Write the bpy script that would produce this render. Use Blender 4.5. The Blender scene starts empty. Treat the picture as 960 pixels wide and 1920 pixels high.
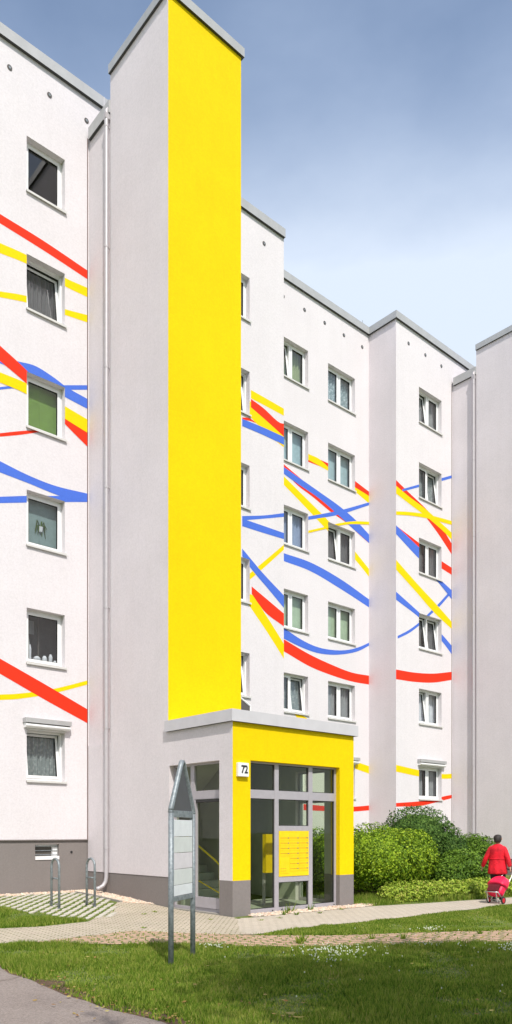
import bpy, bmesh, math, random
import numpy as np
from mathutils import Vector, Matrix
random.seed(7); rng = np.random.default_rng(11)
R = math.radians
S = bpy.context.scene
COL = S.collection

# ------------------------------------------------------------------ camera model
F = 1430.0; HOR = 1560.0; CAMZ = 1.67
CT, ST = .748, .664                      # facade direction against the view axis
def on_plane_l(px, py, L):               # photo pixel on a wall facing the lawn (y = L) -> x, z
    u = (px - 480) / F
    x = L * (ST + CT * u) / (CT - ST * u)
    return x, CAMZ + (HOR - py) / F * (ST * x + CT * L)
def ground_h(x, y):
    t = min(1, max(0, (y - 12.6) / 4.6))
    return .2 * t * t * (3 - 2 * t)
def on_ground(px, py):
    h = 0
    for _ in range(12):
        Y = (CAMZ - h) * F / (py - HOR); X = (px - 480) / F * Y
        x, y = CT * X + ST * Y, -ST * X + CT * Y
        h = .5 * h + .5 * ground_h(x, y)
    return x, y
def cam_xy(X, Y): return CT * X + ST * Y, -ST * X + CT * Y

# ------------------------------------------------------------------ materials
def new_mat(name):
    m = bpy.data.materials.new(name); m.use_nodes = True
    nt = m.node_tree; b = nt.nodes['Principled BSDF']
    return m, nt, b
def nd(nt, t, **k):
    n = nt.nodes.new(t)
    for a, v in k.items():
        if a in n.inputs.keys() if hasattr(n.inputs, 'keys') else False: n.inputs[a].default_value = v
        else: setattr(n, a, v)
    return n
def coords(nt):
    g = nt.nodes.new('ShaderNodeNewGeometry'); return g.outputs['Position']
def noise(nt, vec, scale, detail=4, rough=.6):
    n = nt.nodes.new('ShaderNodeTexNoise'); n.inputs['Scale'].default_value = scale
    n.inputs['Detail'].default_value = detail; n.inputs['Roughness'].default_value = rough
    nt.links.new(vec, n.inputs['Vector']); return n.outputs['Fac']
def ramp(nt, fac, stops):
    r = nt.nodes.new('ShaderNodeValToRGB'); e = r.color_ramp.elements
    while len(e) < len(stops): e.new(.5)
    for i, (p, c) in enumerate(stops):
        e[i].position = p; e[i].color = (*c, 1) if len(c) == 3 else c
    nt.links.new(fac, r.inputs[0]); return r.outputs[0]
def mixc(nt, fac, a, b, mode='MIX'):
    m = nt.nodes.new('ShaderNodeMix'); m.data_type = 'RGBA'; m.blend_type = mode
    for s, v in ((m.inputs[0], fac), (m.inputs[6], a), (m.inputs[7], b)):
        if hasattr(v, 'links'): nt.links.new(v, s)
        elif isinstance(v, (int, float)): s.default_value = v
        else: s.default_value = (*v, 1)
    return m.outputs[2]
def bump(nt, b, h, strength, dist=.01):
    n = nt.nodes.new('ShaderNodeBump'); n.inputs['Strength'].default_value = strength
    n.inputs['Distance'].default_value = dist
    nt.links.new(h, n.inputs['Height']); nt.links.new(n.outputs[0], b.inputs['Normal'])
def mathn(nt, op, a, b=None, c=None):
    m = nt.nodes.new('ShaderNodeMath'); m.operation = op
    for i, v in enumerate((a, b, c)):
        if v is None: continue
        if hasattr(v, 'links'): nt.links.new(v, m.inputs[i])
        else: m.inputs[i].default_value = v
    return m.outputs[0]

def stucco(name, c, var=.05, grain=1.0, rough=.9):
    m, nt, b = new_mat(name); p = coords(nt)
    lo = tuple(x * (1 - var) for x in c); hi = tuple(min(1, x * (1 + var * .6)) for x in c)
    big = ramp(nt, noise(nt, p, .7, 6, .65), [(.3, lo), (.7, hi)])
    fine = noise(nt, p, 22, 6, .8)
    col = mixc(nt, .5, big, ramp(nt, fine, [(.3, tuple(x * .76 for x in c)), (.7, tuple(min(1, x * 1.1) for x in c))]))
    # faint vertical weathering runs
    mp = nt.nodes.new('ShaderNodeMapping'); mp.inputs['Scale'].default_value = (3, 3, .12)
    nt.links.new(p, mp.inputs[0])
    runs = ramp(nt, noise(nt, mp.outputs[0], 1.6, 4, .6), [(.35, (.93, .925, .91)), (.6, (1, 1, 1))])
    col = mixc(nt, .22, col, runs, 'MULTIPLY')
    nt.links.new(col, b.inputs['Base Color']); b.inputs['Roughness'].default_value = rough; b.inputs['Specular IOR Level'].default_value = .15
    bump(nt, b, noise(nt, p, 55, 6, .8), .55 * grain, .012)
    return m
def plain(name, c, rough=.5, metal=0, var=.06, scale=8, bmp=0):
    m, nt, b = new_mat(name); p = coords(nt)
    col = ramp(nt, noise(nt, p, scale, 5, .65), [(.3, tuple(x * (1 - var) for x in c)), (.7, tuple(min(1, x * (1 + var)) for x in c))])
    nt.links.new(col, b.inputs['Base Color']); b.inputs['Roughness'].default_value = rough
    b.inputs['Metallic'].default_value = metal
    if bmp: bump(nt, b, noise(nt, p, scale * 4, 4, .7), bmp, .01)
    return m
def glass(name, tint, refl=1.25):
    m = bpy.data.materials.new(name); m.use_nodes = True; nt = m.node_tree
    nt.nodes.remove(nt.nodes['Principled BSDF']); out = nt.nodes['Material Output']
    t = nt.nodes.new('ShaderNodeBsdfTransparent'); t.inputs[0].default_value = (*tint, 1)
    g = nt.nodes.new('ShaderNodeBsdfGlossy'); g.inputs['Roughness'].default_value = .015
    fr = nt.nodes.new('ShaderNodeLayerWeight'); fr.inputs[0].default_value = .5
    f = mathn(nt, 'POWER', fr.outputs['Facing'], 4.5)
    f = mathn(nt, 'MULTIPLY', mathn(nt, 'ADD', mathn(nt, 'MULTIPLY', f, .94), .045), refl); f = mathn(nt, 'MINIMUM', f, 1.0)
    mx = nt.nodes.new('ShaderNodeMixShader'); nt.links.new(f, mx.inputs[0])
    nt.links.new(t.outputs[0], mx.inputs[1]); nt.links.new(g.outputs[0], mx.inputs[2])
    # very slight waviness of the panes
    bp = nt.nodes.new('ShaderNodeBump'); bp.inputs['Strength'].default_value = .04; bp.inputs['Distance'].default_value = .02
    nt.links.new(noise(nt, coords(nt), 2.2, 2, .4), bp.inputs['Height']); nt.links.new(bp.outputs[0], g.inputs['Normal'])
    nt.links.new(mx.outputs[0], out.inputs[0]); return m
def leafmat(name, stops, rough=.45, patch=1.3, trans=.15):
    m, nt, b = new_mat(name)
    g = nt.nodes.new('ShaderNodeNewGeometry')
    rnd = g.outputs['Random Per Island']; n = noise(nt, g.outputs['Position'], patch, 3, .6)
    f = mathn(nt, 'ADD', mathn(nt, 'MULTIPLY', rnd, .6), mathn(nt, 'MULTIPLY', n, .5))
    col = ramp(nt, f, stops); nt.links.new(col, b.inputs['Base Color'])
    b.inputs['Roughness'].default_value = rough + .15; b.inputs['Specular IOR Level'].default_value = .18
    tr = nt.nodes.new('ShaderNodeBsdfTranslucent'); nt.links.new(col, tr.inputs[0])
    mx = nt.nodes.new('ShaderNodeMixShader'); mx.inputs[0].default_value = trans
    nt.links.new(b.outputs[0], mx.inputs[1]); nt.links.new(tr.outputs[0], mx.inputs[2])
    nt.links.new(mx.outputs[0], nt.nodes['Material Output'].inputs[0]); return m

M = {}
M['white'] = stucco('white_render', (.75, .712, .733), .07, 1.3)
M['side'] = stucco('pale_lilac_render', (.755, .70, .722), .1, 1.8)
M['yellow'] = stucco('yellow_render', (.90, .64, .0), .09, 1.6, .8)
M['plinth'] = stucco('grey_plinth_render', (.24, .215, .205), .1, 1.0)
M['stripe_red'] = stucco('red_wall_paint', (.85, .038, .012), .05, .6, .7)
M['stripe_yellow'] = stucco('yellow_wall_paint', (.93, .64, .0), .05, .6, .7)
M['stripe_blue'] = stucco('blue_wall_paint', (.075, .17, .67), .05, .6, .7)
M['cornice'] = plain('grey_coping_metal', (.44, .44, .44), .5, .2, .08, 3)
M['cornice_shade'] = plain('coping_underside_shade', (.06, .06, .06), .8)  # near-black colour stands in for shade on the coping undersides
M['porch_coping'] = plain('porch_coping_grey', (.56, .545, .57), .6, 0, .05, 3)
M['frame_w'] = plain('white_window_plastic', (.82, .82, .82), .35)
M['sill'] = plain('sill_sheet_metal', (.62, .61, .59), .45)
M['gasket'] = plain('black_rubber', (.02, .02, .02), .6)
M['frame_g'] = plain('grey_door_profile', (.40, .375, .40), .45, .1)
M['glass'] = glass('window_glass', (.84, .88, .88), 2.3)
M['glass_door'] = glass('entrance_glass', (.76, .82, .70), .9)
M['vent'] = plain('dark_vent_grille', (.09, .08, .075), .7)
M['pipe'] = plain('pale_downpipe_zinc', (.47, .445, .46), .45, .2)
M['joint'] = plain('dark_joint_filler', (.13, .075, .07), .9)
M['galv'] = plain('galvanised_steel', (.25, .28, .295), .5, .35, .35, 22, .1)
M['panel_grey'] = plain('dark_grey_sign_board', (.085, .085, .09), .6)
M['panel_white'] = plain('white_sign_board', (.80, .82, .83), .45)
M['panel_dim'] = plain('worn_sign_strip', (.71, .73, .70), .5)
M['panel_rose'] = plain('pinkish_sign_strip', (.76, .71, .73), .5)
M['mail'] = plain('yellow_mailbox_enamel', (.90, .60, .0), .4)
M['mail_line'] = plain('amber_slot_edge', (.45, .24, .01), .5)
M['slot'] = plain('grey_name_slot', (.25, .2, .12), .5)
M['lamp_white'] = plain('white_number_plate', (.8, .8, .8), .4)
M['black'] = plain('black_digit_paint', (.012, .012, .014), .5)
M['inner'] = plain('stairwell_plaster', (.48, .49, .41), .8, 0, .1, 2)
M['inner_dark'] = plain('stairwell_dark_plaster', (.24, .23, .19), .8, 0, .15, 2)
M['step'] = plain('terrazzo_step', (.42, .44, .38), .6, 0, .12, 30)
M['rail_y'] = plain('yellow_handrail', (.9, .66, 0), .4)
M['room'] = plain('room_interior', (.10, .09, .08), .9)
def cloth(name, c): return plain(name, c, .9, 0, .12, 6)
M['c_grey'] = cloth('grey_curtain', (.34, .34, .35)); M['c_dark'] = cloth('dark_curtain', (.15, .145, .15))
M['c_green'] = cloth('green_roller_blind', (.17, .30, .05)); M['c_teal'] = cloth('pale_teal_blind', (.42, .56, .60))
M['c_pale'] = cloth('pale_green_blind', (.46, .57, .39)); M['c_white'] = cloth('white_curtain', (.75, .75, .8))
M['c_blue'] = cloth('blue_grey_curtain', (.30, .36, .52)); M['c_olive'] = cloth('olive_curtain', (.34, .40, .2))
def lace(name, a, b_):
    m, nt, b = new_mat(name); p = coords(nt)
    v = nt.nodes.new('ShaderNodeTexVoronoi'); v.inputs['Scale'].default_value = 13; nt.links.new(p, v.inputs['Vector'])
    f = mathn(nt, 'MULTIPLY', v.outputs['Distance'], 1.3)
    f = mathn(nt, 'ADD', mathn(nt, 'MULTIPLY', f, .5), mathn(nt, 'MULTIPLY', noise(nt, p, 9, 3), .5))
    nt.links.new(ramp(nt, f, [(.3, a), (.65, b_)]), b.inputs['Base Color']); b.inputs['Roughness'].default_value = .9
    return m
M['c_lace'] = lace('lace_net_curtain', (.42, .45, .44), (.24, .27, .27))
M['c_slate'] = cloth('slate_blind', (.22, .30, .30))
M['c_net'] = lace('patterned_net_curtain', (.62, .70, .74), (.27, .35, .38))

# ground materials ---------------------------------------------------
def ground_grass(name, c1, c2, c3):
    m, nt, b = new_mat(name); p = coords(nt)
    n1 = noise(nt, p, .8, 6, .7); n2 = noise(nt, p, 30, 5, .8)
    col = mixc(nt, .5, ramp(nt, n1, [(.35, c1), (.62, c2)]), ramp(nt, n2, [(.3, c3), (.65, c2)]))
    nt.links.new(col, b.inputs['Base Color']); b.inputs['Roughness'].default_value = .95
    bump(nt, b, n2, .8, .03); return m
M['lawn'] = ground_grass('lawn_soil_and_moss', (.10, .15, .02), (.17, .23, .04), (.10, .085, .04))
def asphalt():
    m, nt, b = new_mat('old_asphalt'); p = coords(nt)
    n1 = noise(nt, p, 1.2, 6, .7); n2 = noise(nt, p, 60, 6, .85)
    col = mixc(nt, .55, ramp(nt, n1, [(.3, (.22, .165, .14)), (.7, (.36, .29, .25))]), ramp(nt, n2, [(.36, (.05, .04, .035)), (.62, (.42, .37, .34))]))
    v = nt.nodes.new('ShaderNodeTexVoronoi'); v.feature = 'DISTANCE_TO_EDGE'; v.inputs['Scale'].default_value = .3
    nt.links.new(mixc(nt, .12, p, nt_noisecol(nt, p, 3), 'ADD'), v.inputs['Vector'])
    crack = ramp(nt, v.outputs['Distance'], [(0, (.6, .57, .55)), (.008, (1, 1, 1))])
    col = mixc(nt, .8, col, crack, 'MULTIPLY')
    nt.links.new(col, b.inputs['Base Color']); b.inputs['Roughness'].default_value = .95
    bump(nt, b, n2, .8, .01); return m
def nt_noisecol(nt, p, s):
    n = nt.nodes.new('ShaderNodeTexNoise'); n.inputs['Scale'].default_value = s; nt.links.new(p, n.inputs['Vector'])
    return n.outputs['Color']
M['asphalt'] = asphalt()
def bricks(name, c1, c2, joint, w, h, rot, mortar, green=None, grit=.5):
    m, nt, b = new_mat(name); p = coords(nt)
    mp = nt.nodes.new('ShaderNodeMapping'); mp.inputs['Rotation'].default_value = (0, 0, rot)
    nt.links.new(mixc(nt, .02, p, nt_noisecol(nt, p, 2), 'ADD'), mp.inputs[0])
    t = nt.nodes.new('ShaderNodeTexBrick'); t.inputs['Scale'].default_value = 1
    t.inputs['Brick Width'].default_value = w; t.inputs['Row Height'].default_value = h
    t.inputs['Mortar Size'].default_value = mortar; t.inputs['Mortar Smooth'].default_value = .3
    t.inputs['Color1'].default_value = (*c1, 1); t.inputs['Color2'].default_value = (*c2, 1)
    nt.links.new(mp.outputs[0], t.inputs['Vector'])
    jc = joint
    if green: jc = ramp(nt, noise(nt, p, 2.2, 5, .7), [(.42, joint), (.55, green)]); nt.links.new(jc, t.inputs['Mortar'])
    else: t.inputs['Mortar'].default_value = (*joint, 1)
    col = mixc(nt, .5, t.outputs['Color'], ramp(nt, noise(nt, p, 40, 5, .75), [(.3, tuple(x * .7 for x in c1)), (.7, tuple(min(1, x * 1.3) for x in c1))]))
    col = mixc(nt, mathn(nt, 'MULTIPLY', t.outputs['Fac'], .7), col, jc)
    col = mixc(nt, .5, col, ramp(nt, noise(nt, p, .9, 5, .7), [(.3, (.72, .72, .7)), (.7, (1, 1, 1))]), 'MULTIPLY')
    nt.links.new(col, b.inputs['Base Color']); b.inputs['Roughness'].default_value = .95
    h_ = mathn(nt, 'ADD', mathn(nt, 'MULTIPLY', t.outputs['Fac'], -1.0), mathn(nt, 'MULTIPLY', noise(nt, p, 60), grit))
    bump(nt, b, h_, .7, .02); return m
M['sett'] = bricks('beige_sett_paving', (.58, .50, .39), (.46, .39, .305), (.25, .21, .15), .17, .1, .78, .012, (.12, .13, .05))
M['brick'] = bricks('red_brick_paving', (.60, .385, .29), (.50, .30, .215), (.15, .19, .06), .26, .15, .35, .026, (.10, .15, .035))
M['paver'] = plain('pale_concrete_paver', (.52, .49, .42), .9, 0, .15, 14, .4)
M['path'] = bricks('pale_path_slabs', (.58, .51, .42), (.52, .455, .37), (.33, .28, .21), .2, .12, .0, .008)
M['soil'] = plain('bare_brown_soil', (.105, .062, .035), .95, 0, .4, 14, .8)
M['kerb'] = plain('grey_edge_kerb', (.30, .28, .25), .9, 0, .15, 12, .4)
M['pebble'] = leafmat('mixed_gravel_stones', [(.1, (.26, .15, .09)), (.35, (.58, .40, .29)), (.6, (.70, .60, .48)), (.9, (.30, .25, .22))], .8, 2, 0)
M['blade'] = leafmat('lawn_grass_blades', [(.15, (.045, .095, .01)), (.35, (.115, .215, .018)), (.55, (.22, .33, .035)), (.78, (.38, .42, .08)), (1, (.56, .47, .2))], .6, 1.1, .45)
M['clover'] = plain('white_clover_heads', (.60, .63, .48), .8)
M['fallen'] = leafmat('fallen_leaf_colours', [(.2, (.22, .09, .03)), (.45, (.34, .2, .07)), (.7, (.42, .36, .12)), (.95, (.30, .06, .03))], .6, 2, .1)
M['leaf_light'] = leafmat('bright_shrub_leaves', [(.15, (.025, .065, .006)), (.42, (.11, .20, .01)), (.66, (.25, .38, .018)), (.92, (.45, .56, .04))], .4, 1.7)
M['leaf_dark'] = leafmat('dark_shrub_leaves', [(.15, (.02, .055, .01)), (.5, (.055, .12, .02)), (.8, (.12, .21, .035)), (1, (.22, .31, .08))], .5, 1.4)
M['leaf_mid'] = leafmat('mid_green_shrub_leaves', [(.15, (.035, .08, .01)), (.5, (.09, .175, .018)), (.8, (.18, .30, .03)), (1, (.3, .4, .07))], .4, 1.4)
M['leaf_hedge'] = leafmat('low_hedge_leaves', [(.1, (.09, .15, .015)), (.4, (.22, .33, .03)), (.7, (.40, .50, .06)), (.9, (.50, .46, .12)), (.98, (.45, .20, .12))], .4, 3)
M['leaf_tree'] = leafmat('tree_leaves', [(.15, (.04, .08, .015)), (.6, (.09, .16, .03)), (1, (.15, .23, .05))], .45, 1)
M['bark'] = plain('brown_bark', (.09, .065, .045), .95, 0, .3, 20, .8)
M['twig'] = plain('grey_twigs', (.12, .09, .06), .95, 0, .3, 20, .3)
M['coat'] = plain('red_coat_fabric', (.66, .003, .018), .8, 0, .35, 7, 1)
M['trousers'] = plain('black_trouser_fabric', (.02, .018, .02), .9)
M['skin'] = plain('skin', (.52, .28, .2), .55); M['hair'] = plain('dark_brown_hair', (.028, .02, .018), .6, 0, .4, 60, .6)
M['bag'] = plain('red_bag_fabric', (.85, .01, .07), .45, 0, .2, 8, .6)
M['bag_dark'] = plain('dark_red_bag_pocket', (.12, .004, .012), .7)
M['alu'] = plain('bright_tube_metal', (.62, .62, .62), .3, .7)
M['rim_red'] = plain('red_wheel_rim', (.5, .01, .02), .5)
M['tyre'] = plain('black_wheel_rubber', (.02, .018, .018), .8)

# ------------------------------------------------------------------ mesh helpers
class MB:
    def __init__(s): s.v = []; s.f = []; s.mi = []; s.mats = []
    def m(s, key):
        if key not in s.mats: s.mats.append(key)
        return s.mats.index(key)
    def poly(s, pts, mat=None):
        n = len(s.v); s.v += [tuple(p) for p in pts]; s.f.append(tuple(range(n, n + len(pts)))); s.mi.append(s.m(mat) if mat else 0)
    def box(s, x0, x1, y0, y1, z0, z1, mat=None, faces=None, T=None):
        p = [(x0, y0, z0), (x1, y0, z0), (x1, y1, z0), (x0, y1, z0), (x0, y0, z1), (x1, y0, z1), (x1, y1, z1), (x0, y1, z1)]
        if T: p = [tuple(T(Vector(q))) for q in p]
        n = len(s.v); s.v += p
        fs = {'-z': (0, 3, 2, 1), '+z': (4, 5, 6, 7), '-y': (0, 1, 5, 4), '+x': (1, 2, 6, 5), '+y': (2, 3, 7, 6), '-x': (3, 0, 4, 7)}
        for k, f in fs.items():
            mk = mat
            if faces and k in faces:
                mk = faces[k]
                if mk is None: continue
            s.f.append(tuple(n + i for i in f)); s.mi.append(s.m(mk) if mk else 0)
    def tube(s, pts, r, mat=None, n=10, cap=True):
        pts = [Vector(p) for p in pts]; rs = r if isinstance(r, (list, tuple)) else [r] * len(pts)
        base = len(s.v); up = None
        for i, p in enumerate(pts):
            d = (pts[min(i + 1, len(pts) - 1)] - pts[max(i - 1, 0)]).normalized()
            if up is None: up = Vector((0, 0, 1)) if abs(d.z) < .9 else Vector((1, 0, 0))
            a = d.cross(up).normalized(); b = a.cross(d).normalized(); up = b
            for k in range(n):
                t = 2 * math.pi * k / n
                s.v.append(tuple(p + (a * math.cos(t) + b * math.sin(t)) * rs[i]))
        mi = s.m(mat) if mat else 0
        for i in range(len(pts) - 1):
            for k in range(n):
                a0 = base + i * n + k; a1 = base + i * n + (k + 1) % n
                s.f.append((a0, a1, a1 + n, a0 + n)); s.mi.append(mi)
        if cap:
            s.f.append(tuple(base + k for k in reversed(range(n)))); s.mi.append(mi)
            s.f.append(tuple(base + (len(pts) - 1) * n + k for k in range(n))); s.mi.append(mi)
    def loops(s, loops, mat=None, close=True):       # loops of equal length, lofted
        base = len(s.v); n = len(loops[0]); mi = s.m(mat) if mat else 0
        for L in loops: s.v += [tuple(p) for p in L]
        for i in range(len(loops) - 1):
            for k in range(n):
                a0 = base + i * n + k; a1 = base + i * n + (k + 1) % n
                s.f.append((a0, a1, a1 + n, a0 + n)); s.mi.append(mi)
        if close:
            s.f.append(tuple(base + k for k in reversed(range(n)))); s.mi.append(mi)
            s.f.append(tuple(base + (len(loops) - 1) * n + k for k in range(n))); s.mi.append(mi)
    def ball(s, c, r, mat=None, nu=10, nv=7):
        rx, ry, rz = r if isinstance(r, (tuple, list)) else (r, r, r)
        ls = []
        for j in range(1, nv):
            ph = math.pi * j / nv - math.pi / 2
            ls.append([(c[0] + rx * math.cos(ph) * math.cos(2 * math.pi * k / nu), c[1] + ry * math.cos(ph) * math.sin(2 * math.pi * k / nu), c[2] + rz * math.sin(ph)) for k in range(nu)])
        s.loops(ls, mat)
    def build(s, name, mat=None, parent=None, off=(0, 0, 0), smooth=False, bevel=0, sub=0):
        me = bpy.data.meshes.new(name)
        me.from_pydata([(a - off[0], b - off[1], c - off[2]) for a, b, c in s.v], [], s.f)
        keys = s.mats if s.mats else [mat]
        for k in keys: me.materials.append(M[k or mat])
        if s.mats: me.polygons.foreach_set('material_index', s.mi)
        if smooth: me.polygons.foreach_set('use_smooth', [True] * len(me.polygons))
        o = bpy.data.objects.new(name, me); COL.objects.link(o)
        if parent: o.parent = parent
        if bevel:
            b = o.modifiers.new('bevel', 'BEVEL'); b.width = bevel; b.segments = 2; b.limit_method = 'ANGLE'
        if sub:
            b = o.modifiers.new('sub', 'SUBSURF'); b.levels = sub; b.render_levels = sub
        return o
def tag(o, label=None, cat=None, group=None, kind=None):
    if label: o['label'] = label
    if cat: o['category'] = cat
    if group: o['group'] = group
    if kind: o['kind'] = kind
    return o
def thing(name, label, cat, loc=(0, 0, 0), rz=0, group=None):
    o = bpy.data.objects.new(name, None); COL.objects.link(o); o.empty_display_size = .2
    o.location = loc; o.rotation_euler = (0, 0, rz); return tag(o, label, cat, group)
def np_mesh(name, verts, nper, mat, parent=None):    # verts (N*nper,3); every nper verts = one face
    N = len(verts) // nper; me = bpy.data.meshes.new(name)
    me.vertices.add(len(verts)); me.vertices.foreach_set('co', verts.astype(np.float32).ravel())
    me.loops.add(len(verts)); me.loops.foreach_set('vertex_index', np.arange(len(verts), dtype=np.int32))
    me.polygons.add(N); me.polygons.foreach_set('loop_start', np.arange(0, len(verts), nper, dtype=np.int32))
    me.polygons.foreach_set('loop_total', np.full(N, nper, dtype=np.int32))
    me.materials.append(M[mat]); me.update(calc_edges=True)
    o = bpy.data.objects.new(name, me); COL.objects.link(o)
    if parent: o.parent = parent
    return o

# ================================================================== BUILDING
PA, PB = 17.15, 18.41                     # the two facade planes
X0, XJ, XB, XT1, XT2, XE = -6.0, 16.38, 21.95, 9.573, 25.42, 38.0
ZROOF = 20.1; ZPL = 1.477
ORG = (16.0, 17.15, 0.0)
bld = thing('apartment_building', 'six storey white apartment block painted with red yellow and blue stripes', 'building', ORG)
def bpart(mb, name, mat=None, parent=None, **k): return mb.build(name, mat, parent or bld, ORG, **k)

SILL = [2.90 + 2.8 * k for k in range(6)]
WH = 1.30
wins = []   # (plane, x0, x1, storey(0 = lowest), kind, tiltL, tiltR, curtain, label)
col_a = ['c_lace', 'room', 'c_slate', 'c_green', 'c_dark', 'none']
for k in range(6):
    wins.append((PA, 7.946, 8.936, k, 'single', False, k in (0, 4), col_a[k], {3: 'window with a green roller blind', 0: 'window with lace curtain and a roller shutter box'}.get(k)))
for k in range(6):
    wins.append((PA, 13.54, 14.97, k, 'double', False, k in (1, 4), ['c_grey', 'c_grey', 'c_grey', 'c_dark', 'c_blue', 'c_dark'][k], None))
cb1 = ['c_grey', 'c_lace', 'c_pale', 'c_blue', 'c_teal', 'c_olive']; cb2 = ['c_white', 'c_grey', 'c_pale', 'c_dark', 'c_teal', 'c_net']
for k in range(6):
    wins.append((PB, 17.31, 18.74, k, 'double', k == 5, k == 1, cb1[k], None))
    wins.append((PB, 19.74, 21.17, k, 'double', k == 3, False, cb2[k], None))
cc = ['c_grey', 'c_white', 'c_dark', 'c_dark', 'c_lace', 'c_grey']
for k in range(6):
    wins.append((PA, 23.31, 24.74, k, 'double', k in (5, 2, 1), k in (4, 2), cc[k], None))
for k in range(6):                        # beyond the right edge of the picture
    wins.append((PA, 29.4, 30.83, k, 'double', False, k == 3, ['c_grey', 'c_white', 'c_teal'][k % 3], None))

def facade(name, L, x0, x1, holes, z0, z1, mat, extra_left=0):
    xs = sorted({x0, x1, *[h[0] for h in holes], *[h[1] for h in holes]})
    zs = sorted({z0, z1, *[h[2] for h in holes], *[h[3] for h in holes]})
    mb = MB()
    for i in range(len(xs) - 1):
        for j in range(len(zs) - 1):
            cx, cz = (xs[i] + xs[i + 1]) / 2, (zs[j] + zs[j + 1]) / 2
            if any(h[0] < cx < h[1] and h[2] < cz < h[3] for h in holes): continue
            mb.poly([(xs[i], L, zs[j]), (xs[i + 1], L, zs[j]), (xs[i + 1], L, zs[j + 1]), (xs[i], L, zs[j + 1])], mat)
    D = .22
    for a, b, c, d in holes:
        mb.poly([(a, L, c), (a, L, d), (a, L + D, d), (a, L + D, c)], mat)
        mb.poly([(b, L, c), (b, L + D, c), (b, L + D, d), (b, L, d)], mat)
        mb.poly([(a, L, d), (b, L, d), (b, L + D, d), (a, L + D, d)], mat)
        mb.poly([(a, L, c), (a, L + D, c), (b, L + D, c), (b, L, c)], mat)
    return bpart(mb, name)
def holes_for(L, x0, x1):
    out = []
    for w in wins:
        if w[0] == L and x0 < w[1] < x1:
            out.append((w[1], w[2], SILL[w[3]], SILL[w[3]] + WH))
    return out
facade('wall', PA, X0, XJ, holes_for(PA, X0, XJ), ZPL, ZROOF, 'white')
facade('wall', PB, XJ, XB, holes_for(PB, XJ, XB), .0, ZROOF, 'white')
facade('wall', PA, XB, XE, holes_for(PA, XB, XE), .0, ZROOF, 'white')
mb = MB()                                  # returns, gable ends and back wall
mb.poly([(XJ, PA, 0), (XJ, PB, 0), (XJ, PB, ZROOF), (XJ, PA, ZROOF)], 'white')
mb.poly([(XB, PB, 0), (XB, PA, 0), (XB, PA, ZROOF), (XB, PB, ZROOF)], 'side')
bpart(mb, 'return_wall')
mb = MB()
mb.poly([(X0, PA + 11, 0), (X0, PA, 0), (X0, PA, ZROOF), (X0, PA + 11, ZROOF)], 'white')
mb.poly([(XE, PA, 0), (XE, PA + 11, 0), (XE, PA + 11, ZROOF), (XE, PA, ZROOF)], 'white')
mb.poly([(XE, PA + 11, 0), (X0, PA + 11, 0), (X0, PA + 11, ZROOF), (XE, PA + 11, ZROOF)], 'white')
bpart(mb, 'rear_wall')
mb = MB()
mb.box(X0 + .3, XJ - .3, PA + .3, PA + 10.7, ZROOF - .3, ZROOF - .05, 'cornice')
mb.box(XJ - .3, XB + .3, PB + .3, PA + 10.7, ZROOF - .3, ZROOF - .051, 'cornice')
mb.box(XB + .3, XE - .3, PA + .3, PA + 10.7, ZROOF - .3, ZROOF - .05, 'cornice')
for k in range(1, 7): mb.box(X0 + .3, XE - .3, PB + .5, PA + 10.7, SILL[k - 1] + 1.5 - .2, SILL[k - 1] + 1.5, 'room')
mb.box(X0 + .3, XE - .3, PB + 3.2, PB + 3.4, 0, ZROOF - .4, 'room')
bpart(mb, 'roof')
# plinths
mb = MB()
ha = (8.175, 8.80, 1.05, 1.37)
xs = [X0, ha[0], ha[1], XJ - .03]; y = PA + .035
mb.poly([(xs[0], y, -.3), (xs[1], y, -.3), (xs[1], y, ZPL), (xs[0], y, ZPL)], 'plinth')
mb.poly([(xs[2], y, -.3), (xs[3], y, -.3), (xs[3], y, ZPL), (xs[2], y, ZPL)], 'plinth')
mb.poly([(xs[1], y, -.3), (xs[2], y, -.3), (xs[2], y, ha[2]), (xs[1], y, ha[2])], 'plinth')
mb.poly([(xs[1], y, ha[3]), (xs[2], y, ha[3]), (xs[2], y, ZPL), (xs[1], y, ZPL)], 'plinth')
for q in (((ha[0], y, ha[2]), (ha[0], y, ha[3]), (ha[0], y + .2, ha[3]), (ha[0], y + .2, ha[2])),
          ((ha[1], y, ha[2]), (ha[1], y + .2, ha[2]), (ha[1], y + .2, ha[3]), (ha[1], y, ha[3])),
          ((ha[0], y, ha[3]), (ha[1], y, ha[3]), (ha[1], y + .2, ha[3]), (ha[0], y + .2, ha[3]))): mb.poly(q, 'plinth')
mb.poly([(X0, PA, ZPL), (X0, y, ZPL), (XJ, y, ZPL), (XJ, PA, ZPL)], 'joint')
bpart(mb, 'plinth')
mb = MB()                                  # drip bead along the lower edge of the render
mb.box(X0, XT1 - .01, PA - .012, PA + .03, ZPL - .012, ZPL + .012, 'plinth'); bpart(mb, 'drip_edge')
cw = MB()
cw.box(ha[0] + .002, ha[1] - .002, PA + .015, PA + .23, ha[2] - .05, ha[2] + .035, 'frame_w')
cw.box(ha[1] - .13, ha[1] - .002, PA + .12, PA + .2, ha[2] + .035, ha[3] - .002, 'frame_w')
cw.box(ha[0] + .002, ha[1] - .13, PA + .12, PA + .2, ha[3] - .06, ha[3] - .002, 'frame_w')
cwo = bpart(cw, 'cellar_window'); cwo['label'] = 'small cellar window with white frame in the grey plinth'
c2 = MB(); c2.box(ha[0], ha[1] - .13, PA + .19, PA + .2, ha[2], ha[3], 'room'); bpart(c2, 'pane', parent=cwo)
c2 = MB()
for i in range(3): c2.tube([(ha[0] + .01, PA + .1, ha[2] + .07 + i * .1), (ha[1] - .01, PA + .1, ha[2] + .07 + i * .1)], .008, 'galv', 6)
bpart(c2, 'bar', parent=cwo)
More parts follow.
